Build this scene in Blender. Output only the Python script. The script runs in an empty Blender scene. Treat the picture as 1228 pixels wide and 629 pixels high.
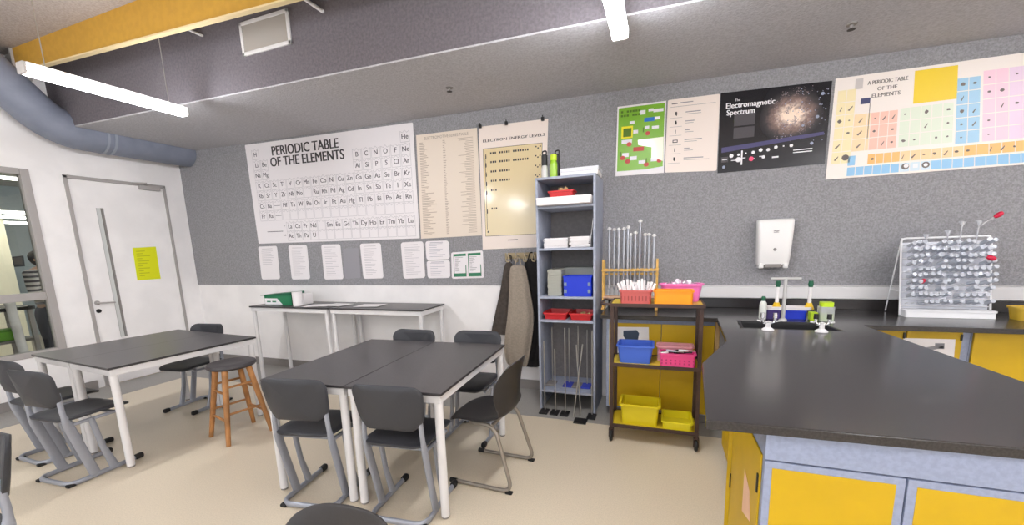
import bpy, bmesh, math, random
from mathutils import Vector, Matrix
from mathutils.geometry import tessellate_polygon
R_ = random.Random(7)
PI = math.pi
scn = bpy.context.scene
COL = scn.collection

# ------------------------------------------------------------------ camera
F_, PX, PY = 486.443, 614.0, 377.478
YAW, PIT, ROL, H = -0.354021, 0.165149, -0.0328632, 1.48
def _cam():
    B = Matrix(((1,0,0),(0,0,-1),(0,1,0)))
    c,s = math.cos(YAW), math.sin(YAW); Ry = Matrix(((c,-s,0),(s,c,0),(0,0,1)))
    c,s = math.cos(PIT), math.sin(PIT); P = Matrix(((1,0,0),(0,c,-s),(0,s,c)))
    c,s = math.cos(ROL), math.sin(ROL); Rr = Matrix(((c,-s,0),(s,c,0),(0,0,1)))
    return Rr @ P @ B @ Ry
RC = _cam(); RT = RC.transposed()
def ray(u, v): return RT @ Vector(((u-PX)/F_, (v-PY)/F_, 1.0))
EYE = Vector((0,0,H))
# points of the room from measurements taken on the photograph
def atz(u, v, z): d = ray(u,v); return EYE + d*((z-H)/d.z)
def aty(u, v, y): d = ray(u,v); return EYE + d*(y/d.y)
def atx(u, v, x): d = ray(u,v); return EYE + d*(x/d.x)

cd = bpy.data.cameras.new('camera'); cam = bpy.data.objects.new('camera', cd); COL.objects.link(cam)
cd.sensor_fit = 'HORIZONTAL'; cd.sensor_width = 36; cd.lens = F_/1228*36
cd.shift_y = (PY-314.5)/1228; cd.clip_start = .05; cd.clip_end = 100
M = Matrix((RC[0], -RC[1], -RC[2])).transposed().to_4x4(); M.translation = EYE
cam.matrix_world = M
scn.camera = cam

# ------------------------------------------------------------------ materials
def lin(c):
    def f(x):
        x /= 255.0
        return x/12.92 if x <= .04045 else ((x+.055)/1.055)**2.4
    return tuple(f(x) for x in c) + (1.0,)
MATS = {}
def mat(name, rgb, rough=.5, metal=0., var=.0, scale=20., bump=0., bscale=None, spec=.5, rgb2=None, lo=.4, hi=.6, coat=0., detail=4.):
    if name in MATS: return MATS[name]
    m = bpy.data.materials.new(name); m.use_nodes = True
    nt = m.node_tree; b = nt.nodes['Principled BSDF']
    c = lin(rgb); b.inputs['Base Color'].default_value = c
    b.inputs['Roughness'].default_value = rough; b.inputs['Metallic'].default_value = metal
    b.inputs['Specular IOR Level'].default_value = spec
    if coat: b.inputs['Coat Weight'].default_value = coat; b.inputs['Coat Roughness'].default_value = .15
    tc = nt.nodes.new('ShaderNodeTexCoord')
    if var or rgb2:
        n = nt.nodes.new('ShaderNodeTexNoise'); n.inputs['Scale'].default_value = scale; n.inputs['Detail'].default_value = detail
        r = nt.nodes.new('ShaderNodeValToRGB'); nt.links.new(tc.outputs['Object'], n.inputs['Vector'])
        nt.links.new(n.outputs['Fac'], r.inputs['Fac']); nt.links.new(r.outputs['Color'], b.inputs['Base Color'])
        r.color_ramp.elements[0].position = lo; r.color_ramp.elements[1].position = hi
        if rgb2: r.color_ramp.elements[0].color = c; r.color_ramp.elements[1].color = lin(rgb2)
        else:
            r.color_ramp.elements[0].color = tuple(x*(1-var) for x in c[:3])+(1,)
            r.color_ramp.elements[1].color = tuple(min(1,x*(1+var)) for x in c[:3])+(1,)
    if bump:
        n2 = nt.nodes.new('ShaderNodeTexNoise'); n2.inputs['Scale'].default_value = bscale or scale; n2.inputs['Detail'].default_value = 3
        bp = nt.nodes.new('ShaderNodeBump'); bp.inputs['Strength'].default_value = bump; bp.inputs['Distance'].default_value = .01
        nt.links.new(tc.outputs['Object'], n2.inputs['Vector']); nt.links.new(n2.outputs['Fac'], bp.inputs['Height']); nt.links.new(bp.outputs['Normal'], b.inputs['Normal'])
    MATS[name] = m; return m
def emis(name, rgb, s):
    m = bpy.data.materials.new(name); m.use_nodes = True; nt = m.node_tree; nt.nodes.clear()
    e = nt.nodes.new('ShaderNodeEmission'); e.inputs[0].default_value = lin(rgb); e.inputs[1].default_value = s
    o = nt.nodes.new('ShaderNodeOutputMaterial'); nt.links.new(e.outputs[0], o.inputs[0]); MATS[name] = m; return m
def clear(name, rgb, gl=.12, rough=.03, tint=(255,255,255), body=0., iorr=1.45):
    m = bpy.data.materials.new(name); m.use_nodes = True; nt = m.node_tree; nt.nodes.clear()
    t = nt.nodes.new('ShaderNodeBsdfTransparent'); t.inputs[0].default_value = lin(tint)
    g = nt.nodes.new('ShaderNodeBsdfGlossy'); g.inputs[0].default_value = lin(rgb); g.inputs['Roughness'].default_value = rough
    d = nt.nodes.new('ShaderNodeBsdfDiffuse'); d.inputs[0].default_value = lin(rgb)
    fr = nt.nodes.new('ShaderNodeFresnel'); fr.inputs[0].default_value = iorr
    ad = nt.nodes.new('ShaderNodeMath'); ad.operation = 'ADD'; ad.inputs[1].default_value = gl; ad.use_clamp = True
    nt.links.new(fr.outputs[0], ad.inputs[0])
    m1 = nt.nodes.new('ShaderNodeMixShader'); nt.links.new(ad.outputs[0], m1.inputs[0]); nt.links.new(t.outputs[0], m1.inputs[1]); nt.links.new(g.outputs[0], m1.inputs[2])
    m2 = nt.nodes.new('ShaderNodeMixShader'); m2.inputs[0].default_value = body; nt.links.new(m1.outputs[0], m2.inputs[1]); nt.links.new(d.outputs[0], m2.inputs[2])
    o = nt.nodes.new('ShaderNodeOutputMaterial'); nt.links.new(m2.outputs[0], o.inputs[0]); MATS[name] = m; return m

WHITE = mat('white_paint', (243,240,239), .6, var=.03, scale=3)
FELT = mat('grey_felt', (148,147,150), .95, var=.16, scale=95, bump=.35, bscale=160, lo=.36, hi=.64, spec=.2)
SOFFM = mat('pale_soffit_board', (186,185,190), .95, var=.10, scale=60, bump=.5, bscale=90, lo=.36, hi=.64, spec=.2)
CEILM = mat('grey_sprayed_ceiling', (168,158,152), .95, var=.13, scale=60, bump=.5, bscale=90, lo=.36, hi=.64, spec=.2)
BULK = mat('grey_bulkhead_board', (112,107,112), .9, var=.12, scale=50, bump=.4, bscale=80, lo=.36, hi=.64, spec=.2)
YBEAM = mat('yellow_beam_paint', (194,148,52), .6, var=.04, scale=18)
LIGHTEDGE = mat('beam_edge_paint', (226,205,160), .6)
FLOORM = mat('beige_speckled_vinyl', (213,200,178), .36, var=.07, scale=140, lo=.35, hi=.65, spec=.4)
FLOORG = mat('grey_floor_tone', (152,149,144), .45, var=.08, scale=120)
SKIRT = mat('grey_skirting_vinyl', (136,131,128), .6)
GREYFR = mat('grey_frame_paint', (168,163,160), .5)
LGREY = mat('light_grey_metal', (176,182,196), .45, var=.03, scale=8)
BGREY = mat('blue_grey_laminate', (150,160,186), .5, var=.06, scale=60)
SHELFM = mat('shelf_grey_laminate', (158,164,180), .55, var=.05, scale=30)
SHELFB = mat('shelf_back_grey', (128,124,124), .8, var=.06, scale=40)
YEL = mat('yellow_laminate', (205,167,0), .45, var=.02, scale=10)
TOP = mat('black_table_laminate', (60,57,59), .33, var=.18, scale=160, spec=.5)
TOPE = mat('black_edge', (28,26,26), .5)
BENCH = mat('black_bench_top', (50,47,47), .2, var=.25, scale=170, spec=.5, lo=.35, hi=.65)
STEEL = mat('white_powdercoat_steel', (222,220,220), .4)
CHFR = mat('chair_frame_grey', (156,160,170), .36, metal=.35)
BRONZ = mat('chair_frame_taupe', (150,142,132), .35, metal=.4)
CHPL = mat('chair_plastic_charcoal', (53,54,59), .5, bump=.12, bscale=220)
SHPL = mat('shell_plastic_dark', (46,43,43), .42, bump=.08, bscale=200)
RUB = mat('black_rubber', (20,19,19), .6)
WOOD = mat('stool_wood', (172,120,70), .5, var=.2, scale=9)
STOOLT = mat('stool_top_dark', (62,58,60), .45)
BLK = mat('black_plastic', (24,23,24), .45)
TROL = mat('trolley_brown_steel', (62,42,36), .45, var=.12, scale=14)
CHROME = mat('chrome', (226,226,228), .12, metal=1.)
ALU = mat('rod_steel', (190,188,184), .3, metal=.85)
DUCTM = mat('grey_duct_paint', (128,134,150), .6, var=.06, scale=6)
PAPER = mat('white_paper', (238,234,234), .5)
PAPERG = mat('laminated_paper', (236,231,233), .4, spec=.5)
CREAM = mat('cream_poster_paper', (230,216,200), .4)
PINKP = mat('pinkish_poster_paper', (238,224,214), .4)
INK = mat('dark_ink', (58,54,56), .6)
INKG = mat('grey_ink', (150,145,148), .6)
INKL = mat('pale_grey_ink', (196,192,196), .6)
INKW = mat('white_ink', (236,234,236), .5)
BASK = {}
def pl(name, rgb, rough=.4): return mat(name, rgb, rough)
RED = pl('red_plastic', (196,40,44)); BLUE = pl('blue_plastic', (10,48,196)); CBLUE = mat('cornflower_plastic', (66,104,206), .4)
PINK = pl('hot_pink_plastic', (232,72,140)); LPINK = pl('pink_basin_plastic', (240,120,190)); ORANGE = pl('orange_plastic', (248,152,14))
YTUB = mat('yellow_tub_plastic', (226,206,30), .35); SALM = mat('salmon_basket_plastic', (196,92,88), .4)
GREEN = pl('green_plastic', (36,120,80)); LIME = pl('lime_plastic', (190,220,30)); DGREEN = pl('dark_green_plastic', (20,92,64))
NOTE = mat('neon_yellow_paper', (222,226,10), .6)
GLASSW = clear('glassware', (232,236,244), gl=.05, rough=.12, body=.55)
GLASS = clear('clear_glass', (246,248,252), gl=.07, body=.32)
PANE = clear('window_glass', (245,250,250), gl=.0, rough=.01, tint=(246,248,246))
WRAP = clear('clear_wrap', (250,235,245), gl=.2, rough=.15, body=.12)
TUBE = emis('lit_diffuser', (250,251,255), 72)

# ------------------------------------------------------------------ mesh helpers
def merge(bm, t):
    mp = {}
    for v in t.verts: mp[v] = bm.verts.new(v.co)
    for f in t.faces:
        try: bm.faces.new([mp[v] for v in f.verts])
        except ValueError: pass
    t.free()
def box(bm, x0, x1, y0, y1, z0, z1, bev=0., mx=None, seg=2):
    t = bmesh.new(); bmesh.ops.create_cube(t, size=1)
    for v in t.verts:
        v.co = Vector(((x0+x1)/2+v.co.x*(x1-x0), (y0+y1)/2+v.co.y*(y1-y0), (z0+z1)/2+v.co.z*(z1-z0)))
    if bev: bmesh.ops.bevel(t, geom=t.edges[:], offset=bev, segments=seg, affect='EDGES', profile=.5)
    if mx is not None: bmesh.ops.transform(t, matrix=mx, verts=t.verts[:])
    merge(bm, t); return bm
def fillet(pts, r, n=5):
    pts = [Vector(p) for p in pts]; out = [pts[0]]
    for i in range(1, len(pts)-1):
        a, b, c = pts[i-1], pts[i], pts[i+1]
        d1, d2 = (a-b), (c-b); k = min(r, d1.length*.49, d2.length*.49)
        p, q = b+d1.normalized()*k, b+d2.normalized()*k
        for j in range(n+1):
            s = j/n; out.append((1-s)**2*p + 2*s*(1-s)*b + s*s*q)
    out.append(pts[-1]); return out
def tube(bm, pts, r, n=10, ref=None, rb=None, cap=True):
    """round (or, with rb and ref, oval: r along ref) tube along pts; r may be a list"""
    pts = [Vector(p) for p in pts]; m = len(pts); rings = []; u = None
    for i, p in enumerate(pts):
        t = (pts[min(i+1,m-1)]-pts[max(i-1,0)]).normalized()
        if ref is not None: u = Vector(ref)
        elif u is None: u = Vector((0,0,1)) if abs(t.z) < .9 else Vector((1,0,0))
        u = (u - t*u.dot(t)); u.normalize(); w = t.cross(u)
        ra = r[i] if isinstance(r, (list,tuple)) else r
        r2 = ra if rb is None else (rb[i] if isinstance(rb,(list,tuple)) else rb)
        rings.append([bm.verts.new(p + u*ra*math.cos(2*PI*k/n) + w*r2*math.sin(2*PI*k/n)) for k in range(n)])
    for a, b in zip(rings, rings[1:]):
        for k in range(n): bm.faces.new((a[k], a[(k+1)%n], b[(k+1)%n], b[k]))
    if cap: bm.faces.new(rings[0][::-1]); bm.faces.new(rings[-1])
    return bm
def lathe(bm, prof, c=(0,0,0), n=20, mx=None):
    t = bmesh.new(); rings = []
    for r, z in prof:
        rings.append([t.verts.new((r*math.cos(2*PI*k/n), r*math.sin(2*PI*k/n), z)) for k in range(n)] if r > 1e-6 else [t.verts.new((0,0,z))])
    for a, b in zip(rings, rings[1:]):
        for k in range(n):
            if len(a) == 1 and len(b) == 1: continue
            if len(a) == 1: t.faces.new((a[0], b[(k+1)%n], b[k]))
            elif len(b) == 1: t.faces.new((a[k], a[(k+1)%n], b[0]))
            else: t.faces.new((a[k], a[(k+1)%n], b[(k+1)%n], b[k]))
    for rg, rev in ((rings[0],True),(rings[-1],False)):
        if len(rg) > 1: t.faces.new(rg[::-1] if rev else rg)
    bmesh.ops.transform(t, matrix=Matrix.Translation(c) @ (mx or Matrix()), verts=t.verts[:])
    merge(bm, t); return bm
def axis(p, q):
    d = Vector(q)-Vector(p); return Matrix.Translation(p) @ d.to_track_quat('Z','Y').to_matrix().to_4x4()
def rrect(w, d, r, n=4):
    o = []
    for cx, cy, a0 in ((w/2-r,d/2-r,0),(-w/2+r,d/2-r,PI/2),(-w/2+r,-d/2+r,PI),(w/2-r,-d/2+r,1.5*PI)):
        for k in range(n+1): a = a0+PI/2*k/n; o.append((cx+r*math.cos(a), cy+r*math.sin(a)))
    return o
def loops(bm, L, cap0=True, cap1=True):
    rs = [[bm.verts.new(p) for p in l] for l in L]; n = len(rs[0])
    for a, b in zip(rs, rs[1:]):
        for k in range(n): bm.faces.new((a[k], a[(k+1)%n], b[(k+1)%n], b[k]))
    if cap0: bm.faces.new(rs[0][::-1])
    if cap1: bm.faces.new(rs[-1])
    return bm
def tub(bm, w, d, h, taper=.85, t=.004, rim=.01, r=.02, c=(0,0,0)):
    """open-topped tray or basket with a rolled rim; w, d at the rim; stands on z=0 at c"""
    def lp(w, d, z, r=r): return [(c[0]+x, c[1]+y, c[2]+z) for x, y in rrect(w, d, min(r, w*.4, d*.4))]
    loops(bm, [lp(w*taper, d*taper, 0), lp(w-2*rim, d-2*rim, h-.012), lp(w, d, h-.012), lp(w, d, h), lp(w-2*rim-2*t, d-2*rim-2*t, h), lp(w*taper-2*t, d*taper-2*t, t)])
    return bm
def prism(bm, poly, z0, z1, holes=()):
    ls = [poly]+list(holes); allp = [p for l in ls for p in l]
    tri = tessellate_polygon([[Vector((p[0],p[1],0)) for p in l] for l in ls])
    tp = [bm.verts.new((p[0],p[1],z1)) for p in allp]; bt = [bm.verts.new((p[0],p[1],z0)) for p in allp]
    for a, b, c in tri:
        bm.faces.new((tp[a],tp[b],tp[c])); bm.faces.new((bt[c],bt[b],bt[a]))
    i = 0
    for l in ls:
        n = len(l)
        for k in range(n):
            a, b = i+k, i+(k+1)%n
            bm.faces.new((bt[a],bt[b],tp[b],tp[a]))
        i += n
    return bm
def obj(name, bm, m, parent=None, loc=(0,0,0), rot=(0,0,0), smooth=40):
    me = bpy.data.meshes.new(name)
    bmesh.ops.recalc_face_normals(bm, faces=bm.faces[:])
    bm.to_mesh(me); bm.free(); me.materials.append(m)
    if smooth:
        me.polygons.foreach_set('use_smooth', [True]*len(me.polygons)); me.set_sharp_from_angle(angle=math.radians(smooth))
    o = bpy.data.objects.new(name, me); COL.objects.link(o)
    if smooth == 40:
        wn = o.modifiers.new('normals','WEIGHTED_NORMAL'); wn.keep_sharp = True; wn.weight = 80
    o.location = loc; o.rotation_euler = rot
    if parent is not None: o.parent = parent
    return o
B = bmesh.new
def tag(o, label, cat, group=None):
    o['label'] = label; o['category'] = cat
    if group: o['group'] = group
    return o
def thing(name, label, cat, loc=(0,0,0), rz=0., group=None):
    o = bpy.data.objects.new(name, None); COL.objects.link(o); o.empty_display_size = .1
    o.location = loc; o.rotation_euler = (0,0,rz); return tag(o, label, cat, group)
def struct(o): o['kind'] = 'structure'; return o
KIDS = {}
def dup(root, loc=None, rz=None, label=None, group=None, rot=None):
    def rec(o, p):
        c = o.copy(); COL.objects.link(c); c.parent = p
        for ch in list(o.children): rec(ch, c)
        return c
    r = rec(root, None)
    if loc is not None: r.location = loc
    if rz is not None: r.rotation_euler = (0,0,rz)
    if rot is not None: r.rotation_euler = rot
    if label: r['label'] = label
    if group: r['group'] = group
    return r

# ------------------------------------------------------------------ lettering
FONT_CACHE = {}
def letters(bodies):
    obs = []
    for b in set(bodies):
        if b in FONT_CACHE: continue
        cu = bpy.data.curves.new('lettering', 'FONT'); cu.body = b; cu.size = 1; cu.align_x = 'CENTER'; cu.offset = 0; cu.resolution_u = 3
        o = bpy.data.objects.new('lettering', cu); COL.objects.link(o); obs.append((b, o, cu))
    dg = bpy.context.evaluated_depsgraph_get(); dg.update()
    for b, o, cu in obs:
        me = bpy.data.meshes.new_from_object(o.evaluated_get(dg))
        vs = [(v.co.x, v.co.y) for v in me.vertices]; fs = [tuple(p.vertices) for p in me.polygons]
        w = (max(v[0] for v in vs)-min(v[0] for v in vs)) if vs else 1
        FONT_CACHE[b] = (vs, fs, w); bpy.data.meshes.remove(me)
    for b, o, cu in obs: bpy.data.objects.remove(o); bpy.data.curves.remove(cu)

class Quad:
    """a flat sheet on a wall: corners TL, TR, BR, BL; at(u, v, lift) with v from the top"""
    def __init__(s, tl, tr, br, bl):
        s.c = [Vector(p) for p in (tl,tr,br,bl)]; s.o = sum(s.c, Vector())/4
        s.n = (s.c[1]-s.c[0]).cross(s.c[3]-s.c[0]).normalized()
        if s.n.dot(EYE-s.o) < 0: s.n.negate()
        s.w = ((s.c[1]-s.c[0]).length+(s.c[2]-s.c[3]).length)/2; s.h = ((s.c[3]-s.c[0]).length+(s.c[2]-s.c[1]).length)/2
    def at(s, u, v, l=0.):
        a, b, c, d = s.c
        return (a*(1-u)+b*u)*(1-v) + (d*(1-u)+c*u)*v + s.n*l - s.o
    def sheet(s, bm, t=.003, r=.0, n=4):
        def ring(l):
            if r <= 0: return [s.at(u,v,l) for u,v in ((0,0),(1,0),(1,1),(0,1))]
            return [s.at(.5+x/s.w, .5-y/s.h, l) for x,y in rrect(s.w, s.h, r, n)]
        return loops(bm, [ring(-t), ring(0)])
    def rect(s, bm, u0, u1, v0, v1, l=.0008, nu=1):
        for i in range(nu):
            a, b = u0+(u1-u0)*i/nu, u0+(u1-u0)*(i+1)/nu
            bm.faces.new([bm.verts.new(s.at(*p, l)) for p in ((a,v0),(b,v0),(b,v1),(a,v1))])
    def poly(s, bm, pts, l=.0008): bm.faces.new([bm.verts.new(s.at(u,v,l)) for u,v in pts])
    def disc(s, bm, u, v, r, l=.0008, n=12, sq=1.): s.poly(bm, [(u+r*math.cos(2*PI*k/n)/s.w, v+sq*r*math.sin(2*PI*k/n)/s.h) for k in range(n)], l)
    def frame(s, bm, u0, u1, v0, v1, t, l=.0008):
        tu, tv = t/s.w, t/s.h
        s.rect(bm,u0,u1,v0,v0+tv,l); s.rect(bm,u0,u1,v1-tv,v1,l); s.rect(bm,u0,u0+tu,v0,v1,l); s.rect(bm,u1-tu,u1,v0,v1,l)
    def text(s, bm, body, u, v, cap=None, width=None, l=.0009, bold=0.):
        if bold:
            for k in (-1,1): s.text(bm, body, u+k*bold*(cap or .03)*s.h/s.w, v, cap, width, l+.0001*k)
        """centred at u, v; cap = capital height as a share of the sheet's height; width = share of its width"""
        vs, fs, w = FONT_CACHE[body]
        ky = (cap*s.h/.69) if cap else (width*s.w/w); kx = (width*s.w/w) if width else ky
        bv = [bm.verts.new(s.at(u+x*kx/s.w, v-(y-.345)*ky/s.h, l)) for x, y in vs]
        for f in fs:
            try: bm.faces.new([bv[i] for i in f])
            except ValueError: pass
YW = 3.894
def wq(*px, y=YW): return Quad(*[aty(p[0],p[1],y) for p in px])
def poster(name, q, m, label, cat='poster', group=None, r=0., t=.003):
    bm = B(); q.sheet(bm, t, r); o = obj(name, bm, m, loc=q.o, smooth=0); return tag(o, label, cat, group)
def pr(name, bm, m, p): return obj(name, bm, m, p, smooth=0)

E4 = 'K Ca Sc Ti V Cr Mn Fe Co Ni Cu Zn Ga Ge As Se Br Kr'.split()
E5 = 'Rb Sr Y Zr Nb Mo - Ru Rh Pd Ag Cd In Sn Sb Te I Xe'.split()
E6 = 'Cs Ba - Hf Ta W Re Os Ir Pt Au Hg Tl Pb Bi Po At Rn'.split()
E8 = 'La Ce Pr Nd - Sm Eu Gd Tb Dy Ho Er Tm Yb Lu'.split()
E9 = 'Ac Th Pa U'.split()
EXTRA = 'H He Li Be B C N O F Ne Na Mg Al Si P S Cl Ar Fr Ra'.split()
letters(E4+E5+E6+E8+E9+EXTRA+['*','**','PERIODIC TABLE','OF THE ELEMENTS','ELECTROMOTIVE SERIES TABLE','ELECTRON ENERGY LEVELS','The','Electromagnetic','Spectrum',
        'A PERIODIC TABLE','OF THE','ELEMENTS'])
# ------------------------------------------------------------------ the room
XL, XR, YB, YF, ZC = -6.2, 4.2, 3.9, -4.6, 3.53
def sz(x): return 2.795-.0165*x                      # the soffit hangs slightly out of level
bm = B(); box(bm, XL-.1, XR+.1, YF-.1, YB+.1, -.1, 0); fl = struct(obj('floor', bm, FLOORM))
bm = B(); box(bm, XL+.01, 4.2, 3.24, 3.9, 0, .002); box(bm, XL+.01, -5.62, -4.0, 3.24, 0, .002); struct(obj('floor_band', bm, FLOORG))  # flat grey band over the floor along the back and left walls
bm = B(); box(bm, XL-.1, XR+.1, YB+.01, YB+.13, 0, ZC); struct(obj('wall_back', bm, WHITE))
bm = B()
loops(bm, [[(XL,YB+.011,1.1),(XR,YB+.011,1.1),(XR,YB+.011,ZC-.3),(XL,YB+.011,ZC-.3)], [(XL,YB,1.1),(XR,YB,1.1),(XR,YB,ZC-.3),(XL,YB,ZC-.3)]])
struct(obj('wall_back_felt', bm, FELT, smooth=0))
# left wall with the glazed opening and the door opening
WY0, WY1, WZ0, WZ1 = -.4, 2.43, .5, 2.44
DY0, DY1, DZ = 2.69, 3.675, 2.425
bm = B()
for a in ((YF,WY0,0,ZC),(WY0,WY1,0,WZ0),(WY0,WY1,WZ1,ZC),(WY1,DY0,0,ZC),(DY0,DY1,DZ,ZC),(DY1,YB+.01,0,ZC)): box(bm, XL-.07, XL, *a)
struct(obj('wall_left', bm, WHITE, smooth=0))
bm = B(); box(bm, XR, XR+.12, YF, YB+.01, 0, ZC); struct(obj('wall_right', bm, WHITE))
# window wall behind the camera
bm = B()
for a in ((XL,XR,0,1.0),(XL,XR,2.9,ZC),(XL,XL+.5,1.0,2.9),(XR-.5,XR,1.0,2.9),(-2.6,-2.4,1.0,2.9),(.3,.5,1.0,2.9)): box(bm, a[0],a[1], YF-.12, YF, a[2], a[3])
struct(obj('wall_front', bm, WHITE, smooth=0))
bm = B(); box(bm, XL-.1, XR+.1, YF-.1, YB+.1, ZC, ZC+.12); struct(obj('ceiling', bm, CEILM))
# dropped bulkhead along the back wall: face at y=2.7
bm = B(); y0, y1 = 2.7, YB
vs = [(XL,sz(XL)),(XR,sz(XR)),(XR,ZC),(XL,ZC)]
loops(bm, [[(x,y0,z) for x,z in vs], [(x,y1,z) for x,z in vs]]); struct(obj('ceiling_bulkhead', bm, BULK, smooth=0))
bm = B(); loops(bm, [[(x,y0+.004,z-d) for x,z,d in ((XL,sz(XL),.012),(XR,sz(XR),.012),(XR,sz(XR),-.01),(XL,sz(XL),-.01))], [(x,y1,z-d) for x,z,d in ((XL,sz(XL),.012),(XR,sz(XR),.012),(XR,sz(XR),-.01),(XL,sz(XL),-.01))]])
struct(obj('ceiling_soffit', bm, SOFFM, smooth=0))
# yellow beam
bm = B(); zb = lambda x: 3.16-.03*x
BL_ = -5.94
def beam(bm, y0, y1, za, zb_):
    loops(bm, [[(BL_,y,za(BL_)),(XR,y,za(XR)),(XR,y,zb_(XR)),(BL_,y,zb_(BL_))] for y in (y0,y1)]); return bm
bz = lambda x: 3.12-.0345*x
o = struct(obj('beam', beam(B(), 2.40, 2.425, bz, lambda x: ZC), YBEAM, smooth=0))
obj('beam_flange', beam(B(), 2.392, 2.434, lambda x: bz(x)-.012, lambda x: bz(x)), LIGHTEDGE, o, smooth=0)
bm = B(); box(bm, BL_-.03, BL_-.002, 2.38, 2.5, 3.27, ZC); box(bm, XL, BL_-.03, 2.44, 2.5, 3.30, ZC); obj('beam_bracket', bm, GREYFR, o, smooth=0)
# skirting, trunking
bm = B(); box(bm, XL, -.56, YB-.004, YB+.012, 0, .1); struct(obj('baseboard_back', bm, SKIRT))
bm = B(); box(bm, XL, XL+.012, YF, DY0-.07, 0, .1); box(bm, XL, XL+.012, DY1+.07, YB, 0, .1); struct(obj('baseboard_left', bm, SKIRT))
bm = B(); box(bm, -.5, XR, YB-.045, YB+.008, .995, 1.092, .006); struct(obj('trim_1', bm, STEEL))

# window_1: glazed screen with a transom
w = bpy.data.objects.new('window_1', None); COL.objects.link(w); struct(w)
fx0, fx1 = XL-.075, XL+.012
bm = B(); t = .068
box(bm, fx0,fx1, WY1-t, WY1, WZ0, WZ1, .006); box(bm, fx0,fx1, WY0, WY0+t, WZ0, WZ1, .006)
box(bm, fx0,fx1, WY0+t, WY1-t, WZ1-.06, WZ1, .006); box(bm, fx0,fx1, WY0+t, WY1-t, WZ0, WZ0+.06, .006)
obj('frame', bm, GREYFR, w)
bm = B(); box(bm, fx0+.01,fx1-.01, WY0+t, WY1-t, 1.09, 1.172, .006); obj('transom', bm, GREYFR, w)
for a, b in ((1.172, WZ1-.06), (WZ0+.06, 1.09)):
    bm = B(); box(bm, XL-.042, XL-.036, WY0+t, WY1-t, a, b); obj('pane', bm, PANE, w, smooth=0)
# door_1
d = bpy.data.objects.new('door_1', None); COL.objects.link(d); struct(d)
bm = B()
for a in ((DY0-.005,DY0+.03,0,DZ),(DY1-.022,DY1+.005,0,DZ),(DY0-.005,DY1+.005,DZ-.03,DZ+.005)): box(bm, XL-.075, XL+.012, *a, .004)
obj('frame', bm, GREYFR, d)
bm = B(); lx0, lx1 = XL-.05, XL-.005
sy0, sy1, sz0, sz1 = 2.925, 2.985, .55, 2.09
for a in ((DY0+.032,sy0,.006,DZ-.032),(sy1,DY1-.024,.006,DZ-.032),(sy0,sy1,.006,sz0),(sy0,sy1,sz1,DZ-.032)): box(bm, lx0, lx1, *a)
obj('leaf', bm, WHITE, d, smooth=0)
bm = B(); box(bm, XL-.03, XL-.024, sy0, sy1, sz0, sz1); obj('vision_panel', bm, clear('frosted_pane', (244,246,244), gl=.03, rough=.3, body=.7), d, smooth=0)
bm = B(); box(bm, XL-.052, XL-.003, sy1-.012, sy1+.006, sz0, sz1); box(bm, XL-.052, XL-.003, sy0-.001, sy0+.001, sz0, sz1); obj('panel_bead', bm, SKIRT, d, smooth=0)
bm = B(); lathe(bm, [(.0,0),(.026,0),(.026,.008),(0,.008)], mx=Matrix.Rotation(PI/2,4,'Y'), c=(lx1,2.765,.995))
tube(bm, fillet([(lx1,2.765,.995),(lx1+.05,2.765,.995),(lx1+.055,2.91,.985)], .02), .009); obj('lever_handle', bm, GREYFR, d)
bm = B(); lathe(bm, [(0,0),(.024,0),(.022,.012),(0,.012)], mx=Matrix.Rotation(PI/2,4,'Y'), c=(lx1,2.765,.9)); obj('lock', bm, BLK, d)
bm = B(); box(bm, lx1, lx1+.05, 3.38, 3.6, 2.35, 2.405, .006); obj('door_closer', bm, GREYFR, d)
bm = B(); tube(bm, [(lx1+.03,3.46,2.41),(lx1+.14,3.40,2.415),(lx1+.03,3.31,2.42)], .009); obj('closer_arm', bm, GREYFR, d)
q = Quad(*[(XL+.0-.003, p.y, p.z) for p in (atx(159,297,XL), atx(187,295.5,XL), atx(193,334,XL), atx(165,336,XL))])
n = poster('notice', q, NOTE, 'neon yellow paper notice taped to the white door', 'notice', t=.0015)
bm = B(); [q.rect(bm, .12, .3+R_.random()*.6, .1+.075*i, .125+.075*i) for i in range(11)]
pr('printed_lines', bm, mat('olive_ink', (188,192,14), .6), n)

# next room beyond the glazing
bm = B(); box(bm, -12.2, XL-.07, YF, 6.6, -.1, 0); struct(obj('floor_beyond', bm, FLOORM))
bm = B(); box(bm, -12.3, XL-.07, YF, 6.6, 3.0, 3.1); struct(obj('ceiling_beyond', bm, mat('pale_ceiling', (176,172,166), .9)))
bm = B(); box(bm, -12.3, -12.2, YF, 6.6, 0, 3.0); struct(obj('wall_far', bm, mat('blue_grey_wall', (168,178,182), .8, var=.04, scale=3)))
bm = B(); box(bm, -12.2, XL-.07, 6.5, 6.6, 0, 3.0); struct(obj('wall_side', bm, mat('blue_grey_wall', (0,0,0))))
yy = atx(12,300,-9.8).y
bm = B(); box(bm, -9.9, -9.8, YF, yy, 0, 3.0); struct(obj('wall_partition', bm, mat('cream_wall', (236,228,202), .7)))
bm = B(); box(bm, -12.2, XL-.07, YF-.1, YF, 0, 3.0); struct(obj('wall_end', bm, WHITE))

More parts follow.
